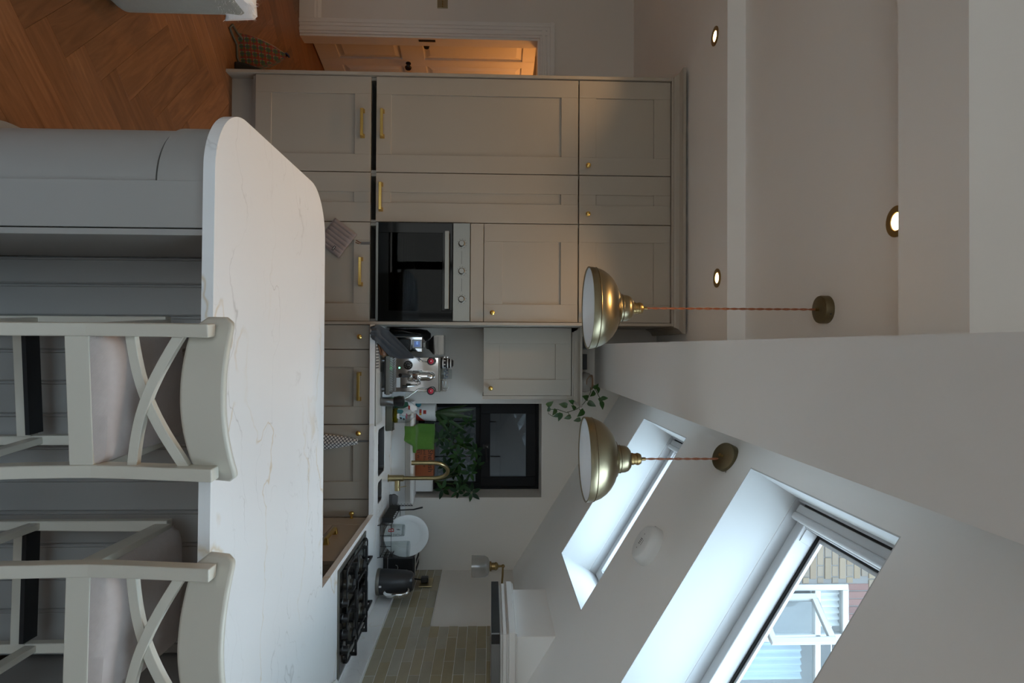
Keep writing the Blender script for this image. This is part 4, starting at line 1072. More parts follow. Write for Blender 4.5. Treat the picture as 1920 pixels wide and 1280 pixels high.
cn = thing('steel_canister', 'brushed steel canister with black lid right of the coffee machine', 'canister', (.343, 3.935, WT))
G().lathe([(0, BZ), (.027, BZ), (.029, BZ+.004), (.029, .994), (.026, .998), (0, .998)], 28, TR(.345, 3.80, 0)).build('body', M['darksteel'], cn, smooth=True)
G().lathe([(.030, .9985), (.0305, 1.01), (.036, 1.03), (.034, 1.056), (.02, 1.062), (0, 1.063)], 26, TR(.343, 3.80, 0)).build('lid', M['black'], cn, smooth=True)

# ------------------------------------------------------------------ sink side
tp = thing('kitchen_tap', 'brass swan neck tap with side lever behind the sink', 'tap', (.902, 4.165, WT))
G().lathe([(.026, WT), (.026, WT+.004), (.0215, WT+.006), (.0215, 1.006), (.0165, 1.010), (.0165, 1.014), (0, 1.014)], 28, TR(.902, 4.165, 0)).build('tap_body', M['tapbrass'], tp, smooth=True)
dx, dy = -.70, -.714; rr = .093
pts_ = [(.902, 4.165, 1.0), (.902, 4.165, 1.10), (.902, 4.165, 1.222)] + [(.902+dx*rr*(1-math.cos(PI*k/18)), 4.165+dy*rr*(1-math.cos(PI*k/18)), 1.222+rr*math.sin(PI*k/18)) for k in range(1, 19)] + [(.902+dx*2*rr, 4.165+dy*2*rr, 1.17), (.902+dx*2*rr, 4.165+dy*2*rr, 1.125)]
G().tube(pts_, .0135, 16).build('swan_neck', M['tapbrass'], tp, smooth=True)
ex, ey = .902+dx*2*rr, 4.165+dy*2*rr
g = G().lathe([(.0145, 1.1245), (.0155, 1.12), (.0155, 1.101), (.0145, 1.1), (.0155, 1.099), (.0155, 1.079), (.0, 1.078)], 20, TR(ex, ey, 0)).build('spray_head', M['tapbrass'], tp, smooth=True)
G().tube([(.916, 4.165, .966), (.987, 4.165, .966)], .0185, 18).build('lever_barrel', M['tapbrass'], tp, smooth=True)
G().tube([(.962, 4.15, .975), (.956, 4.14, 1.0), (.948, 4.13, 1.03)], .003, 8).build('lever', M['tapbrass'], tp, smooth=True)

ot = thing('soap_tray', 'olive green soap tray at the back edge of the sink', 'tray', (.46, 4.03, WT))
g = G(); g.box(.376, .560, 4.035, 4.042, WT+.004, WT+.045); g.box(.376, .560, 4.042, 4.125, WT, WT+.006); g.box(.376, .383, 4.042, 4.125, WT+.006, WT+.045); g.box(.553, .560, 4.042, 4.125, WT+.006, WT+.045); g.box(.376, .56, 4.125, 4.132, WT, WT+.045)
g.build('tray', M['olive'], ot, bevel=.004)
G().box(.425, .508, 4.046, 4.12, WT+.0065, WT+.042).build('yellow_sponge', mat('yellow_sponge', (.50, .42, .03), .9), ot, bevel=.012, seg=3)
bt = thing('soap_bottle', 'clear washing-up bottle with pale blue and pink printed label', 'bottle', (.462, 4.08, WT))
BY = 4.075
def ovall(prof, x, y, sx, sy, n=28): return G().lathe(prof, n, Matrix.Translation((x, y, 0)) @ Matrix.Diagonal((sx, sy, 1, 1)))
bb_ = ovall([(0, WT+.046), (.048, WT+.046), (.052, WT+.056), (.052, WT+.13), (.044, WT+.155), (.022, WT+.178), (.014, WT+.186), (.014, WT+.198), (0, WT+.198)], .462, BY, 1., .62).build('bottle_body', M['drinkglass'], bt, smooth=True)
ovall([(0, WT+.048), (.046, WT+.048), (.049, WT+.057), (.049, WT+.075), (0, WT+.075)], .462, BY, 1., .6).build('liquid', M['soap'], bb_, smooth=True)
def patch(par, m, x, y0, pts, z0_, name):
    G().add([(x+a, y0, z0_+b) for a, b in pts] + [(x+a, y0+.0008, z0_+b) for a, b in pts], [tuple(range(len(pts))), tuple(range(2*len(pts)-1, len(pts)-1, -1))]).build(name, M[m], par)
yq = BY-.0345
patch(bb_, 'teal', .42, yq+.003, [(0, 0), (.022, .004), (.03, .03), (.012, .045), (.0, .035)], WT+.075, 'label_print')
patch(bb_, 'skyblue', .452, yq, [(0, 0), (.034, .002), (.03, .018), (.038, .03), (.01, .034), (.014, .016)], WT+.098, 'label_print')
patch(bb_, 'ink', .468, yq-.0003, [(0, 0), (.018, .006), (.012, .012), (.018, .02), (.004, .017)], WT+.092, 'label_print')
patch(bb_, 'ink', .476, yq-.0003, [(0, 0), (.014, .003), (.012, .012), (.0, .009)], WT+.116, 'label_print')
patch(bb_, 'pinkprint', .446, yq, [(0, 0), (.012, .004), (.02, .0), (.034, .004), (.034, .010), (.02, .008), (.012, .012), (0, .009)], WT+.134, 'label_print')
patch(bb_, 'print_white', .447, yq, [(0, 0), (.03, 0), (.036, .016), (0, .014)], WT+.077, 'label_print')
gb = thing('cleaner_bottle', 'white bottle with dark green label and red mark behind the soap bottle', 'bottle', (.40, 4.18, WT))
b2 = ovall([(0, WT), (.048, WT), (.052, WT+.008), (.052, WT+.11), (.04, WT+.155), (.016, WT+.178), (.014, WT+.19), (0, WT+.19)], .425, 4.19, 1., .7).build('bottle_body', M['white'], gb, smooth=True)
patch(b2, 'dgreen', .378, 4.150, [(0, 0), (.045, -.002), (.045, .09), (.028, .128), (.0, .12)], WT+.012, 'green_label')
patch(b2, 'print_red', .402, 4.1485, [(0, 0), (.028, 0), (.03, .012), (.002, .012)], WT+.136, 'label_print')

# dish brush, rack, plates, glasses
dbk = thing('scrubbing_brush', 'grey scrubbing brush standing at the back of the worktop', 'brush', (1.07, 4.22, WT))
G().prism([(-.045, 0), (.045, 0), (.047, .02), (.04, .036), (-.03, .042), (-.045, .02)], -.014, .014, TR(1.07, 4.22, WT+.018, rx=PI/2)).build('brush_back', M['greybrush'], dbk, bevel=.005)
g = G()
for k in range(18):
    for j in range(4): x = 1.03+.0047*k; y = 4.207+.0085*j; g.box(x-.0012, x+.0012, y-.0012, y+.0012, WT, WT+.0175)
o = g.build('bristle', M['print_grey'], dbk); o['kind'] = 'stuff'
rk = thing('dish_rack', 'black wire dish rack holding plates and glasses in the corner', 'dish rack', (1.2, 3.98, WT))
ra, rb_, rya, ryb = 1.115, 1.315, 3.80, 4.17
g = G()
for z, r in ((WT+.014, .003), (WT+.082, .003)): g.tube([(ra, rya, z), (rb_, rya, z), (rb_, ryb, z), (ra, ryb, z)], r, 8, close=True)
for x in (ra, ra+.066, ra+.133, rb_):
    for y in (rya, ryb): g.tube([(x, y, WT+.014), (x, y, WT+.082)], .0022, 6)
for k in range(1, 8):
    y = rya+(ryb-rya)*k/8
    g.tube([(ra, y, WT+.082), (ra, y, WT+.014), (rb_, y, WT+.014), (rb_, y, WT+.082)], .0016, 6)
g.build('wire_frame', M['blackmatt'], rk, smooth=True)
g = G()
for x in (ra, rb_):
    for y in (rya, ryb): g.tube([(x, y, WT+.014), (x, y-.004, WT+.006), (x-.004, y-.022 if y == rya else y+.012, WT+.003)], .0028, 8)
g.build('foot', M['blackmatt'], rk, smooth=True)
cc = G(); cc.box(ra-.036, ra-.004, 3.84, 4.13, WT+.02, WT+.024)
for k in range(12): y = 3.845+.0255*k; cc.box(ra-.036, ra-.033, y, y+.016, WT+.024, WT+.085)
cc.box(ra-.036, ra-.004, 3.838, 3.84, WT+.02, WT+.088); cc.box(ra-.036, ra-.004, 4.13, 4.132, WT+.02, WT+.088)
cc.build('cutlery_holder', M['blackmatt'], rk)
g = G(); zz = [(1.075+.012*(k % 2), 4.155, WT+.03+.0105*k) for k in range(14)]; g.tube(zz, .002, 6); g.tube([(1.088, 4.155, WT+.014), (1.088, 4.155, WT+.17)], .0025, 6)
g.build('plate_prongs', M['blackmatt'], rk)
def plate(x, y, z, r, label, rz=0., tilt=.16):
    t = thing('dinner_plate', label, 'plate', (x, y, z), 'white plates in the dish rack')
    T = TR(x, y, z, rx=PI/2-tilt, rz=rz)
    G().lathe([(0, .006), (r*.62, .006), (r*.66, .008), (r*.97, .022), (r, .0245), (r*.995, .026), (r*.96, .0265), (r*.66, .0135), (r*.62, .011), (0, .011)], 56, T).build('plate_body', M['white'], t, smooth=True)
    g = G().tube([(r*.655*math.cos(2*PI*k/48), r*.655*math.sin(2*PI*k/48), .0128) for k in range(48)], .0012, 6, close=True)
    g.v = [tuple(T @ Vector(p)) for p in g.v]; g.build('rim_line', M['white'], t, smooth=True)
plate(1.214, 3.93, WT+.015+.143, .142, 'large white dinner plate at the front of the dish rack', .16)
plate(1.223, 3.985, WT+.015+.140, .139, 'white dinner plate standing right behind the front plate', .16)
def tumbler(x, y, r0, r1, h, label, zb=WT+.0165, sides=None):
    t = thing('glass_tumbler', label, 'glass', (x, y, zb))
    n_ = 32
    g = G().lathe([(r0, zb), (r0+(r1-r0)*.5, zb+h*.5), (r1, zb+h-.006), (r1-.004, zb+h), (0, zb+h)], n_, TR(x, y, 0), cap=False); g.build('glass_wall', M['drinkglass'], t, smooth=True)
    G().lathe([(0, zb+h-.014), (r1-.003, zb+h-.014), (r1-.003, zb+h-.002), (0, zb+h-.002)], n_, TR(x, y, 0)).build('glass_base', M['drinkglass'], t, smooth=True); return t
tg = tumbler(1.158, 3.835, .043, .036, .145, 'upside down printed glass with a red badge in the dish rack')
text('B', .050, Matrix.Translation((1.145, 3.835-.0425, WT+.100)) @ Matrix.Rotation(PI/2, 4, 'X') @ Matrix.Rotation(PI, 4, 'Z'), M['print_red'], 'red_badge', tg, .0004, 'CENTER')
TT = Matrix.Translation((1.168, 3.835-.0425, WT+.150)) @ Matrix.Rotation(PI/2, 4, 'X') @ Matrix.Rotation(-PI/2, 4, 'Z')
text('MORETTI', .021, TT, M['print_grey'], 'printed_word', tg, .0003)
patch(tg, 'print_grey', 1.140, 3.835-.0408, [(0, 0), (.006, .012), (.004, .03), (-.003, .018)], WT+.112, 'printed_motif')
tumbler(1.278, 3.84, .046, .050, .175, 'plain clear upside down glass right of the printed glass')
sp = thing('spatula', 'black spatula handle sticking up out of the dish rack', 'utensil', (1.10, 4.15, WT+.03))
G().tube([(1.118, 4.148, WT+.02), (1.112, 4.149, 1.08), (1.098, 4.15, 1.142)], [.004, .005, .006], 8).build('handle', M['black'], sp, smooth=True)

# toaster and kettle
ts = thing('toaster', 'black two slot toaster with chrome top behind the kettle', 'toaster', (1.44, 4.08, WT))
G().box(1.375, 1.515, 3.985, 4.21, WT+.008, 1.108).build('body', M['black'], ts, bevel=.014, seg=3)
G().box(1.38, 1.51, 3.99, 4.205, WT, WT+.0085).build('base', M['rubber'], ts)
G().box(1.374, 1.516, 3.984, 4.211, WT+.028, WT+.036).build('chrome_band', M['chrome'], ts, bevel=.004)
tpz = G().box(1.380, 1.510, 3.992, 4.203, 1.1075, 1.114).build('chrome_top', M['chrome'], ts, bevel=.004)
for x in (1.405, 1.457): G().box(x, x+.030, 4.02, 4.185, 1.1135, 1.1148).build('slot', M['dark_gap'], tpz)
G().box(1.452, 1.468, 3.966, 3.985, 1.052, 1.064).build('lever', M['chrome'], ts, bevel=.002)
G().tube([(1.448+.018*math.cos(PI*k/10), 3.9835, .985+.016*math.sin(PI*k/10)) for k in range(11)], .0016, 6).build('dial_arc', M['chrome'], ts)
kl = thing('kettle', 'black jug kettle with chrome handle on the worktop beside the hob', 'kettle', (1.463, 3.79, WT))
KX, KY = 1.463, 3.79
G().lathe([(0, WT), (.078, WT), (.080, WT+.004), (.080, WT+.016), (.077, WT+.020), (0, WT+.020)], 40, TR(KX, KY, 0)).build('chrome_base', M['steel'], kl, smooth=True)
G().lathe([(.076, WT+.0205), (.077, WT+.03), (.0745, WT+.10), (.069, WT+.17), (.062, WT+.208), (.05, WT+.222), (.02, WT+.228), (0, WT+.229)], 40, TR(KX, KY, 0)).build('kettle_body', M['charcoal'], kl, smooth=True)
hx, hy = .42, -.907
def kp(r, z, s=0): return (KX+hx*r, KY+hy*r, z)
G().tube([kp(.068, WT+.198), kp(.088, WT+.200), kp(.104, WT+.190), kp(.112, WT+.165), kp(.112, WT+.11), kp(.106, WT+.075), kp(.092, WT+.062), kp(.073, WT+.064)], .017, 14, flat=.6).build('handle', M['chrome'], kl, smooth=True)
G().box(KX-.006, KX+.006, KY-.082, KY-.0775, WT+.024, WT+.04).build('switch', M['chrome'], kl, bevel=.001)
skt = thing('double_socket', 'brass double socket on the tiles above the kettle', 'socket', (1.577, 4.06, 1.18))
G().box(1.571, 1.5775, 3.985, 4.132, 1.135, 1.222).build('plate', M['tapbrass'], skt, bevel=.002)
pg = thing('plug', 'black mains plug with cable in the brass double socket', 'plug', (1.55, 4.05, 1.16))
G().box(1.536, 1.5705, 4.035, 4.085, 1.143, 1.192).build('plug_body', M['black'], pg, bevel=.008, seg=3)
G().tube([(1.552, 4.05, 1.144), (1.550, 4.06, 1.10), (1.548, 4.09, 1.03), (1.545, 4.12, .93), (1.54, 4.13, WT+.006)], .0045, 8).build('cable', M['black'], pg, smooth=True)
ds_ = thing('small_dish', 'small white dish beside the hob, cut off by the photo edge', 'dish', (1.52, 2.72, WT))
G().lathe([(.0, WT), (.035, WT), (.045, WT+.012), (.048, WT+.02), (.045, WT+.02), (.03, WT+.008), (0, WT+.006)], 28, TR(1.525, 2.70, 0)).build('dish_body', M['white'], ds_, smooth=True)

# ------------------------------------------------------------------ window sill
SZ = WZ0+.0043
pp = thing('plant_pot', 'white plant pot with red printed shapes at the left of the sill', 'plant pot', (.475, 4.44, SZ))
pb = G().lathe([(0, SZ), (.058, SZ), (.062, SZ+.004), (.068, SZ+.142), (.064, SZ+.144), (.062, SZ+.132), (0, SZ+.13)], 36, TR(.478, 4.435, 0)).build('pot_body', M['white'], pp, smooth=True)
def wrap(par, m, a0, a1, z0_, z1, tri=False, nm='printed_shape'):
    g = G(); n_ = 8; vs = []
    for k in range(n_+1):
        q = k/n_; a_ = R(a0+(a1-a0)*q); zt2 = z0_+(z1-z0_)*(q if not tri else (1-q))
        for z in (z0_, zt2 if tri else z1):
            r = .0625+.006*(z-SZ)/.142; vs.append((.478+r*math.cos(a_), 4.435+r*math.sin(a_), z))
    g.add(vs, [(2*k, 2*k+2, 2*k+3, 2*k+1) for k in range(n_)]).build(nm, M[m], par)
wrap(pb, 'print_red', 345, 270, SZ+.004, SZ+.075, True); wrap(pb, 'print_red', 246, 270, SZ+.028, SZ+.044); wrap(pb, 'print_yellow', 270, 284, SZ+.028, SZ+.044); wrap(pb, 'print_red', 252, 276, SZ+.056, SZ+.078)
spg = G().sphere((.412, 4.36, SZ+.022), .024, 14, 10, (1, .8, .9)).build('scrubber', M['cyan'], None, smooth=True); tag(spg, 'turquoise scrubbing pad on the sill beside the white pot', 'scrubber')
pp2 = thing('planter', 'dark planter on the window sill behind the green cloth', 'plant pot', (.645, 4.42, SZ))
G().box(.565, .715, 4.352, 4.50, SZ, SZ+.135).build('pot_body', M['rubber'], pp2, bevel=.01)
G().box(.575, .705, 4.362, 4.49, SZ+.135, SZ+.138).build('soil', M['soil'], pp2)
tn = thing('storage_tin', 'orange metal tin lettered Shellfish on the window sill', 'tin', (.83, 4.37, SZ))
tb_ = G().box(.722, .935, 4.335, 4.45, SZ, SZ+.137).build('tin_body', M['orange_tin'], tn, bevel=.012, seg=3)
T0 = lambda x, z: TR(x, 4.3348, z, rx=PI/2)
text('Shellfish', .050, T0(.735, SZ+.098), M['ink'], 'tin_lettering', tn, .0003)
text('and Ricome', .026, T0(.735, SZ+.064), M['ink'], 'tin_lettering', tn, .0003)
text('bone', .018, T0(.735, SZ+.043), M['ink'], 'tin_lettering', tn, .0003)
text('ET W', .026, T0(.735, SZ+.018), M['ink'], 'tin_lettering', tn, .0003)
pp3 = thing('planter', 'white rectangular planter at the right end of the window sill', 'plant pot', (.985, 4.43, SZ))
G().box(.942, 1.045, 4.37, 4.50, SZ, SZ+.128).build('pot_body', M['white'], pp3, bevel=.008)
G().box(.955, 1.032, 4.383, 4.487, SZ+.128, SZ+.131).build('soil', M['soil'], pp3)
gc = [(4.395, 1.1975), (4.345, 1.199), (4.330, 1.19), (4.312, 1.12), (4.30, 1.085), (4.212, 1.078), (4.2, 1.05), (4.203, 1.005)]
def gcl(u, v):
    p = lerp_path([(0, a, b) for a, b in gc], v); x = .548+.185*u + (.004*math.sin(9*v))
    cut = 1.
    z = p.z + (.062*min(1, max(0, (u-.55)/.2)) if v > .66 else 0)*min(1, (v-.66)/.34 if v > .66 else 0)
    return (x, p.y - .006*math.sin(u*8+v*4) - .004*math.sin(u*15), z + .003*math.sin(u*6))
o = G().grid(gcl, 26, 34).build('cleaning_cloth', M['green_cloth'], None, smooth=True, solid=.004, sub=1); tag(o, 'green microfibre cloth draped over the planter and sill edge', 'cloth')

def leaf_mesh(name, m, wid=.38, heart=False, fold=.10, droop=.12):
    g = G(); n_ = 8; vs = []
    for i in range(n_+1):
        q = i/n_
        w_ = wid/2*(math.sin(PI*q**.8)**.9 if not heart else math.sin(PI*min(1, .14+q*.86))**.8*(1.25-.75*q))
        if i == n_: w_ = .004
        z = -droop*q*q
        vs += [(q, -w_, z+fold*w_), (q, 0, z), (q, w_, z+fold*w_)]
    fs = []
    for i in range(n_): a = i*3; fs += [(a, a+3, a+4, a+1), (a+1, a+4, a+5, a+2)]
    o = G().add(vs, fs).build(name, M[m], None, smooth=True); return o
def leaf_at(proto, state, par, p, d, up, s):
    d = Vector(d).normalized(); u = Vector(up); yv = u.cross(d)
    if yv.length < .05: yv = Vector((0, 0, 1)).cross(d)
    yv.normalize(); zv = d.cross(yv)
    o = proto if state[0] else proto.copy()
    if not state[0]: COL.objects.link(o)
    state[0] = False; o.parent = par
    q = Vector(p) - par.location
    m = Matrix(((d[0]*s, yv[0]*s, zv[0]*s, q[0]), (d[1]*s, yv[1]*s, zv[1]*s, q[1]), (d[2]*s, yv[2]*s, zv[2]*s, q[2]), (0, 0, 0, 1)))
    o.matrix_local = m; return o
def plant_whorls(t, centres, root, seed):
    rnd = random.Random(seed); pr_ = leaf_mesh('leaf', 'leaf_dark', .40); st_ = [True]; g = G()
    for c_ in centres:
        c_ = Vector(c_); r_ = Vector(root); mid = r_.lerp(c_, .5) + Vector((rnd.uniform(-.03, .03), rnd.uniform(-.01, .03), .05))
        g.tube([r_, r_.lerp(mid, .6)+Vector((0, 0, .01)), mid, mid.lerp(c_, .6), c_], [.004, .0035, .003, .0025, .002], 6)
        nrm = Vector((rnd.uniform(-.5, .5), -1, rnd.uniform(.1, .7))).normalized()
        a = nrm.cross(Vector((0, 0, 1))).normalized(); b = a.cross(nrm); k_ = rnd.choice((6, 7, 7, 8)); ph = rnd.uniform(0, 6)
        for k in range(k_):
            th = ph+2*PI*k/k_; d = a*math.cos(th)+b*math.sin(th)-nrm*rnd.uniform(-.25, .35); s = rnd.uniform(.055, .078)
            if c_.x + d.normalized().x*s < .40: s *= .6
            leaf_at(pr_, st_, t, c_+d.normalized()*.006, d, nrm, s)
    g.build('stem', M['stem'], t, smooth=True)
u1 = thing('umbrella_plant', 'dark green umbrella plant growing behind the green cloth', 'plant', (.645, 4.42, SZ+.135))
plant_whorls(u1, [(.536, 4.42, 1.294), (.63, 4.45, 1.372), (.73, 4.36, 1.301), (.776, 4.345, 1.37), (.756, 4.40, 1.49), (.559, 4.47, 1.442), (.661, 4.36, 1.235), (.70, 4.44, 1.41), (.62, 4.40, 1.31)], (.645, 4.43, SZ+.137), 4)
u2 = thing('umbrella_plant', 'dark umbrella plant leaning out at the right end of the sill', 'plant', (.985, 4.43, SZ+.13))
plant_whorls(u2, [(.845, 4.40, 1.376), (.911, 4.42, 1.333), (.906, 4.36, 1.459), (1.011, 4.31, 1.265), (1.02, 4.28, 1.372), (1.035, 4.30, 1.469), (.984, 4.38, 1.397), (.87, 4.45, 1.507), (.86, 4.42, 1.278)], (.985, 4.43, SZ+.131), 9)
yc = thing('yucca', 'yucca with long yellow-green strap leaves in the white pot', 'plant', (.478, 4.435, SZ+.13))
G().lathe([(0, SZ+.1305), (.060, SZ+.1305), (0, SZ+.134)], 20, TR(.478, 4.435, 0)).build('soil', M['soil'], yc)
pr_ = leaf_mesh('leaf', 'leaf_yucca', .13, fold=.3, droop=.28); st_ = [True]
for d, s in (((-.12, .1, .95), .25), ((-.04, -.1, 1), .29), ((.1, -.2, 1), .27), ((.40, -.15, .9), .27), ((.62, .0, .75), .25), ((.2, .25, 1), .22), ((-.1, -.3, .8), .18), ((.55, -.3, .55), .2)):
    leaf_at(pr_, st_, yc, (.478+d[0]*.02, 4.435+d[1]*.02, SZ+.131), d, (-d[0], -1, .35), s)

# pothos and ornaments on top of the wall cabinet
WCT = 2.2025
vs_ = thing('glass_vase', 'round smoky vase tied with jute twine on the wall cabinet', 'vase', (.235, 4.12, WCT))
G().lathe([(0, WCT), (.052, WCT), (.066, WCT+.02), (.070, WCT+.045), (.062, WCT+.075), (.046, WCT+.09), (.046, WCT+.096), (.043, WCT+.096), (.058, WCT+.07), (.0, WCT+.06)], 32, TR(.238, 4.12, 0)).build('vase_body', mat('smoky_glaze', (.36, .34, .31), .12, coat=.4), vs_, smooth=True)
g = G()
for dz in (0, .006): g.tube([(.238+.049*math.cos(2*PI*k/20), 4.12+.049*math.sin(2*PI*k/20), WCT+.087+dz) for k in range(20)], .0035, 6, close=True)
g.tube([(.20, 4.085, WCT+.088), (.19, 4.06, WCT+.07), (.215, 4.05, WCT+.05), (.25, 4.047, WCT+.045)], .003, 6); g.build('twine', M['rope'], vs_, smooth=True)
bx = thing('black_box', 'small black box on the wall cabinet left of the vase', 'box', (.09, 4.12, WCT))
G().box(.045, .150, 4.07, 4.17, WCT, WCT+.052).build('box_body', M['blackmatt'], bx, bevel=.002)
bx2 = thing('black_case', 'low black case on the wall cabinet beside the end panel', 'box', (-.03, 4.1, WCT))
G().box(-.075, .012, 4.06, 4.16, WCT, WCT+.055).build('case', M['black'], bx2, bevel=.006)
po = thing('trailing_pothos', 'trailing green pothos hanging from the wall cabinet top', 'plant', (.30, 4.05, WCT+.06))
g = G()
for pth in ([(.245, 4.12, 2.285), (.298, 4.02, 2.272), (.340, 3.96, 2.239), (.383, 3.945, 2.2), (.404, 3.93, 2.165), (.428, 3.945, 2.101), (.407, 3.95, 2.041), (.408, 3.95, 1.981), (.436, 3.95, 1.982), (.453, 3.95, 2.01), (.455, 3.95, 2.05)], [(.245, 4.12, 2.285), (.285, 4.06, 2.31), (.326, 3.97, 2.32), (.36, 3.96, 2.336)], [(.421, 3.945, 2.108), (.455, 3.945, 2.123)], [(.40, 3.935, 2.182), (.439, 3.93, 2.207)], [(.40, 3.93, 2.165), (.369, 3.94, 2.136)], [(.245, 4.12, 2.285), (.262, 4.03, 2.312)]): g.tube(pth, .0022, 6)
g.build('vine', M['stem'], po, smooth=True)
pr_ = leaf_mesh('leaf', 'leaf_pothos', .66, heart=True, fold=.22, droop=.22); st_ = [True]
PO = [((.372, 3.95, 1.99), (-.3, -.3, .45), .055), ((.378, 3.95, 2.082), (-.2, -.2, -.9), .058), ((.357, 3.95, 2.135), (-.3, -.5, -.6), .045), ((.423, 3.94, 2.022), (.4, -.3, -.2), .05), ((.454, 3.94, 2.057), (.9, -.3, -.2), .058), ((.459, 3.95, 2.111), (.3, -.3, -.8), .05), ((.429, 3.93, 2.196), (.5, -.5, -.5), .068), ((.331, 3.97, 2.233), (-.3, -.7, -.6), .06), ((.307, 3.99, 2.283), (.5, -.6, -.5), .055), ((.262, 4.0, 2.302), (-.3, -.5, .3), .055), ((.280, 4.0, 2.318), (.6, -.6, .1), .05), ((.341, 3.97, 2.336), (-.3, -.4, .6), .048), ((.38, 3.97, 2.34), (.8, -.3, .2), .055), ((.372, 3.96, 2.267), (.4, -.4, .8), .06), ((.335, 3.97, 2.355), (.0, -.2, .95), .045), ((.474, 3.93, 2.171), (.3, -.2, -.9), .048), ((.446, 3.94, 2.036), (.4, -.2, -.9), .045), ((.394, 3.93, 2.147), (-.5, -.5, -.4), .045), ((.405, 3.95, 1.985), (-.8, -.3, .1), .04)]
for p, d, s in PO: leaf_at(pr_, st_, po, tuple(Vector(p)-Vector(d).normalized()*s*.45), d, (d[0]*.2, -1, .35), s)

# ------------------------------------------------------------------ things hanging on doors
og = thing('oven_glove', 'mauve quilted pot holder hanging from a strap on the oven cabinet door', 'pot holder', (-.62, 3.655, .70))
ca_, sa_ = math.cos(R(-37)), math.sin(R(-37)); cx_, cz_ = -.655, .668
def quilt(u, v):
    a = (u-.5)*.18; b = (v-.5)*.165; e = (1-abs(2*u-1)**10)*(1-abs(2*v-1)**10)
    x = cx_ + (a*ca_ - b*sa_); z = cz_ + (a*sa_ + b*ca_)
    return (x, 3.672 - .011*e*(.55+.45*abs(math.sin(u*PI*7))) , z)
og1 = G().grid(quilt, 56, 12).build('quilted_pad', M['glove'], og, smooth=True, solid=.003)
cnr = quilt(1, 0.98)
# top corner of the pad, its loop and the strap over the door
G().tube([(-.640, 3.664, .785), (-.632, 3.660, .80), (-.627, 3.66, .815), (-.620, 3.66, .80), (-.628, 3.664, .782)], .0028, 6).build('loop', M['wood_brown'], og, smooth=True)
G().box(-.634, -.618, 3.676, 3.6785, .81, .868).build('strap', M['print_grey'], og)
gl_T = Matrix.Translation((-.600, 3.659, .66)) @ Matrix.Rotation(PI/2, 4, 'X') @ Matrix.Rotation(R(-37), 4, 'Z')
G().box(-.004, .026, -.006, .006, 0, .0012, gl_T).build('sewn_label', M['black'], og)
G().box(.0, .022, -.0015, .0015, .0012, .0018, gl_T).build('label_mark', M['print_white'], og)
tw = thing('check_towel', 'black and white check hand towel hanging on the sink cabinet door', 'towel', (.572, 3.655, .68))
def twf(u, v):
    wv = .012 + .060*v**.8; x = .572 + (u-.5)*2*wv + .004*v; z = .806 - .40*v
    return (x, 3.664 - .016*math.sin(PI*u)*(1-.3*v) - .007*math.sin(u*11+.6)*v, z)
G().grid(twf, 24, 30).build('towel_cloth', M['check_towel'], tw, smooth=True, solid=.004)
G().box(.566, .577, 3.6755, 3.6785, .80, .867).build('strap', M['print_grey'], tw)

# ------------------------------------------------------------------ left side of the room
lsw = thing('light_switch', 'brass toggle light switch on the hall wall at the photo edge', 'switch', (-2.88, 5.05, 1.18))
G().box(-2.925, -2.838, 5.043, 5.05, 1.138, 1.226).build('plate', M['antique'], lsw, bevel=.002)
for k in range(3): G().lathe([(.007, 0), (.006, .006), (.004, .016), (0, .018)], 12, TR(-2.852-.02*k, 5.043, 1.182, rx=PI/2)).build('toggle', M['antique_dark'], lsw, smooth=True)
so = thing('sofa', 'grey green linen sofa at the photo edge with rounded arm', 'sofa', (-2.2, 2.1, 0))
G().box(-1.64, -1.408, 1.66, 2.632, .012, .575).build('arm', M['sofa'], so, bevel=.05, seg=4, smooth=True)
G().box(-2.95, -1.6405, 2.40, 2.632, .012, .60).build('back', M['sofa'], so, bevel=.05, seg=4, smooth=True)
G().box(-2.95, -1.642, 1.66, 2.395, .03, .26).build('seat_base', M['sofa'], so, bevel=.02)
for k in range(2): G().box(-2.94+.64*k, -2.305+.64*k, 1.67, 2.39, .262, .43).build('seat_cushion', M['sofa'], so, bevel=.05, seg=3, smooth=True)
fu = thing('fleece_throw', 'white fluffy throw over the end of the sofa arm', 'throw', (-1.55, 2.55, .58))
rnd = random.Random(5)
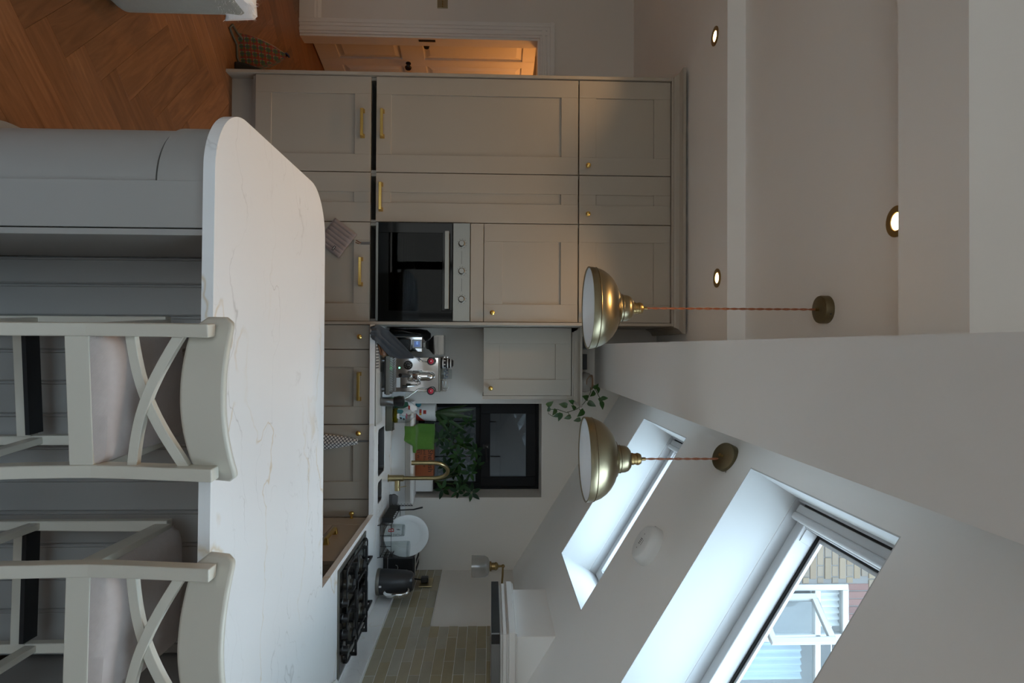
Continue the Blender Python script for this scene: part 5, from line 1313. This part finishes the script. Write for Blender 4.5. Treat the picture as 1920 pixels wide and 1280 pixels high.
def thr(u, v):
    a = v*2.4; x = -1.66 + .236*min(1, v*1.7); zz_ = .592 - max(0, (v-.58))*.30
    return (x+.02*max(0, v-.5), 2.36+.272*u+.012*u, zz_ + .006*math.sin(u*14+v*9) - .02*u**6)
G().grid(thr, 16, 16).build('throw_cloth', M['fur'], fu, smooth=True, solid=.012)
g = G()
for k in range(900):
    u, v = rnd.random(), rnd.random(); p = Vector(thr(u, v)); d = Vector((rnd.uniform(-.2, .9), rnd.uniform(-.5, 1), rnd.uniform(-.6, .8))).normalized()*rnd.uniform(.012, .026); q = Vector((d.y, -d.x, 0)).normalized()*.002
    g.add([p-q, p+q, p+d], [(0, 1, 2)])
o = g.build('pile', M['fur'], fu); o['kind'] = 'stuff'
dst = thing('door_stop', 'tartan fabric pyramid door stop with rope handle on the floor', 'door stop', (-1.906, 3.95, 0))
def pyr(u, v):
    s = .088*(1-v**1.6) + .010; a = 2*PI*u; k = max(abs(math.cos(a)), abs(math.sin(a))); r = s/k*(.90+.10*k)*(1+.10*math.sin(PI*v))
    return (-1.906 + r*math.cos(a+.35)+.02*v, 3.95 + r*math.sin(a+.35), .262*v)
g = G().grid(pyr, 32, 14); g.add([(-1.906+.09*math.cos(2*PI*k/16), 3.95+.09*math.sin(2*PI*k/16), .001) for k in range(16)], [tuple(range(16))]); g.build('pyramid', M['tartan'], dst, smooth=True)
G().bar((-1.896, 3.945, .262), (-1.872, 3.93, .288), .018, .010).build('top_tab', M['blue_tab'], dst, bevel=.002)
G().tube([(-1.93, 3.85, .03), (-1.95, 3.80, .012), (-1.97, 3.74, .007), (-1.93, 3.70, .007), (-1.90, 3.75, .007), (-1.88, 3.80, .008), (-1.80, 3.81, .008), (-1.765, 3.87, .008)], .007, 8).build('rope_handle', M['rope_grey'], dst, smooth=True)
bg = thing('black_bag', 'flat black tapered bag leaning on the cabinet end panel', 'bag', (-1.71, 3.83, 0))
G().prism([(0, 0), (.10, .0), (.094, .06), (.02, .26), (0, .28)], -.06, .06, Matrix(((-1, 0, 0, -1.668), (0, 0, 1, 3.84), (0, 1, 0, 0), (0, 0, 0, 1)))).build('bag_body', M['blackmatt'], bg, bevel=.015, seg=3)
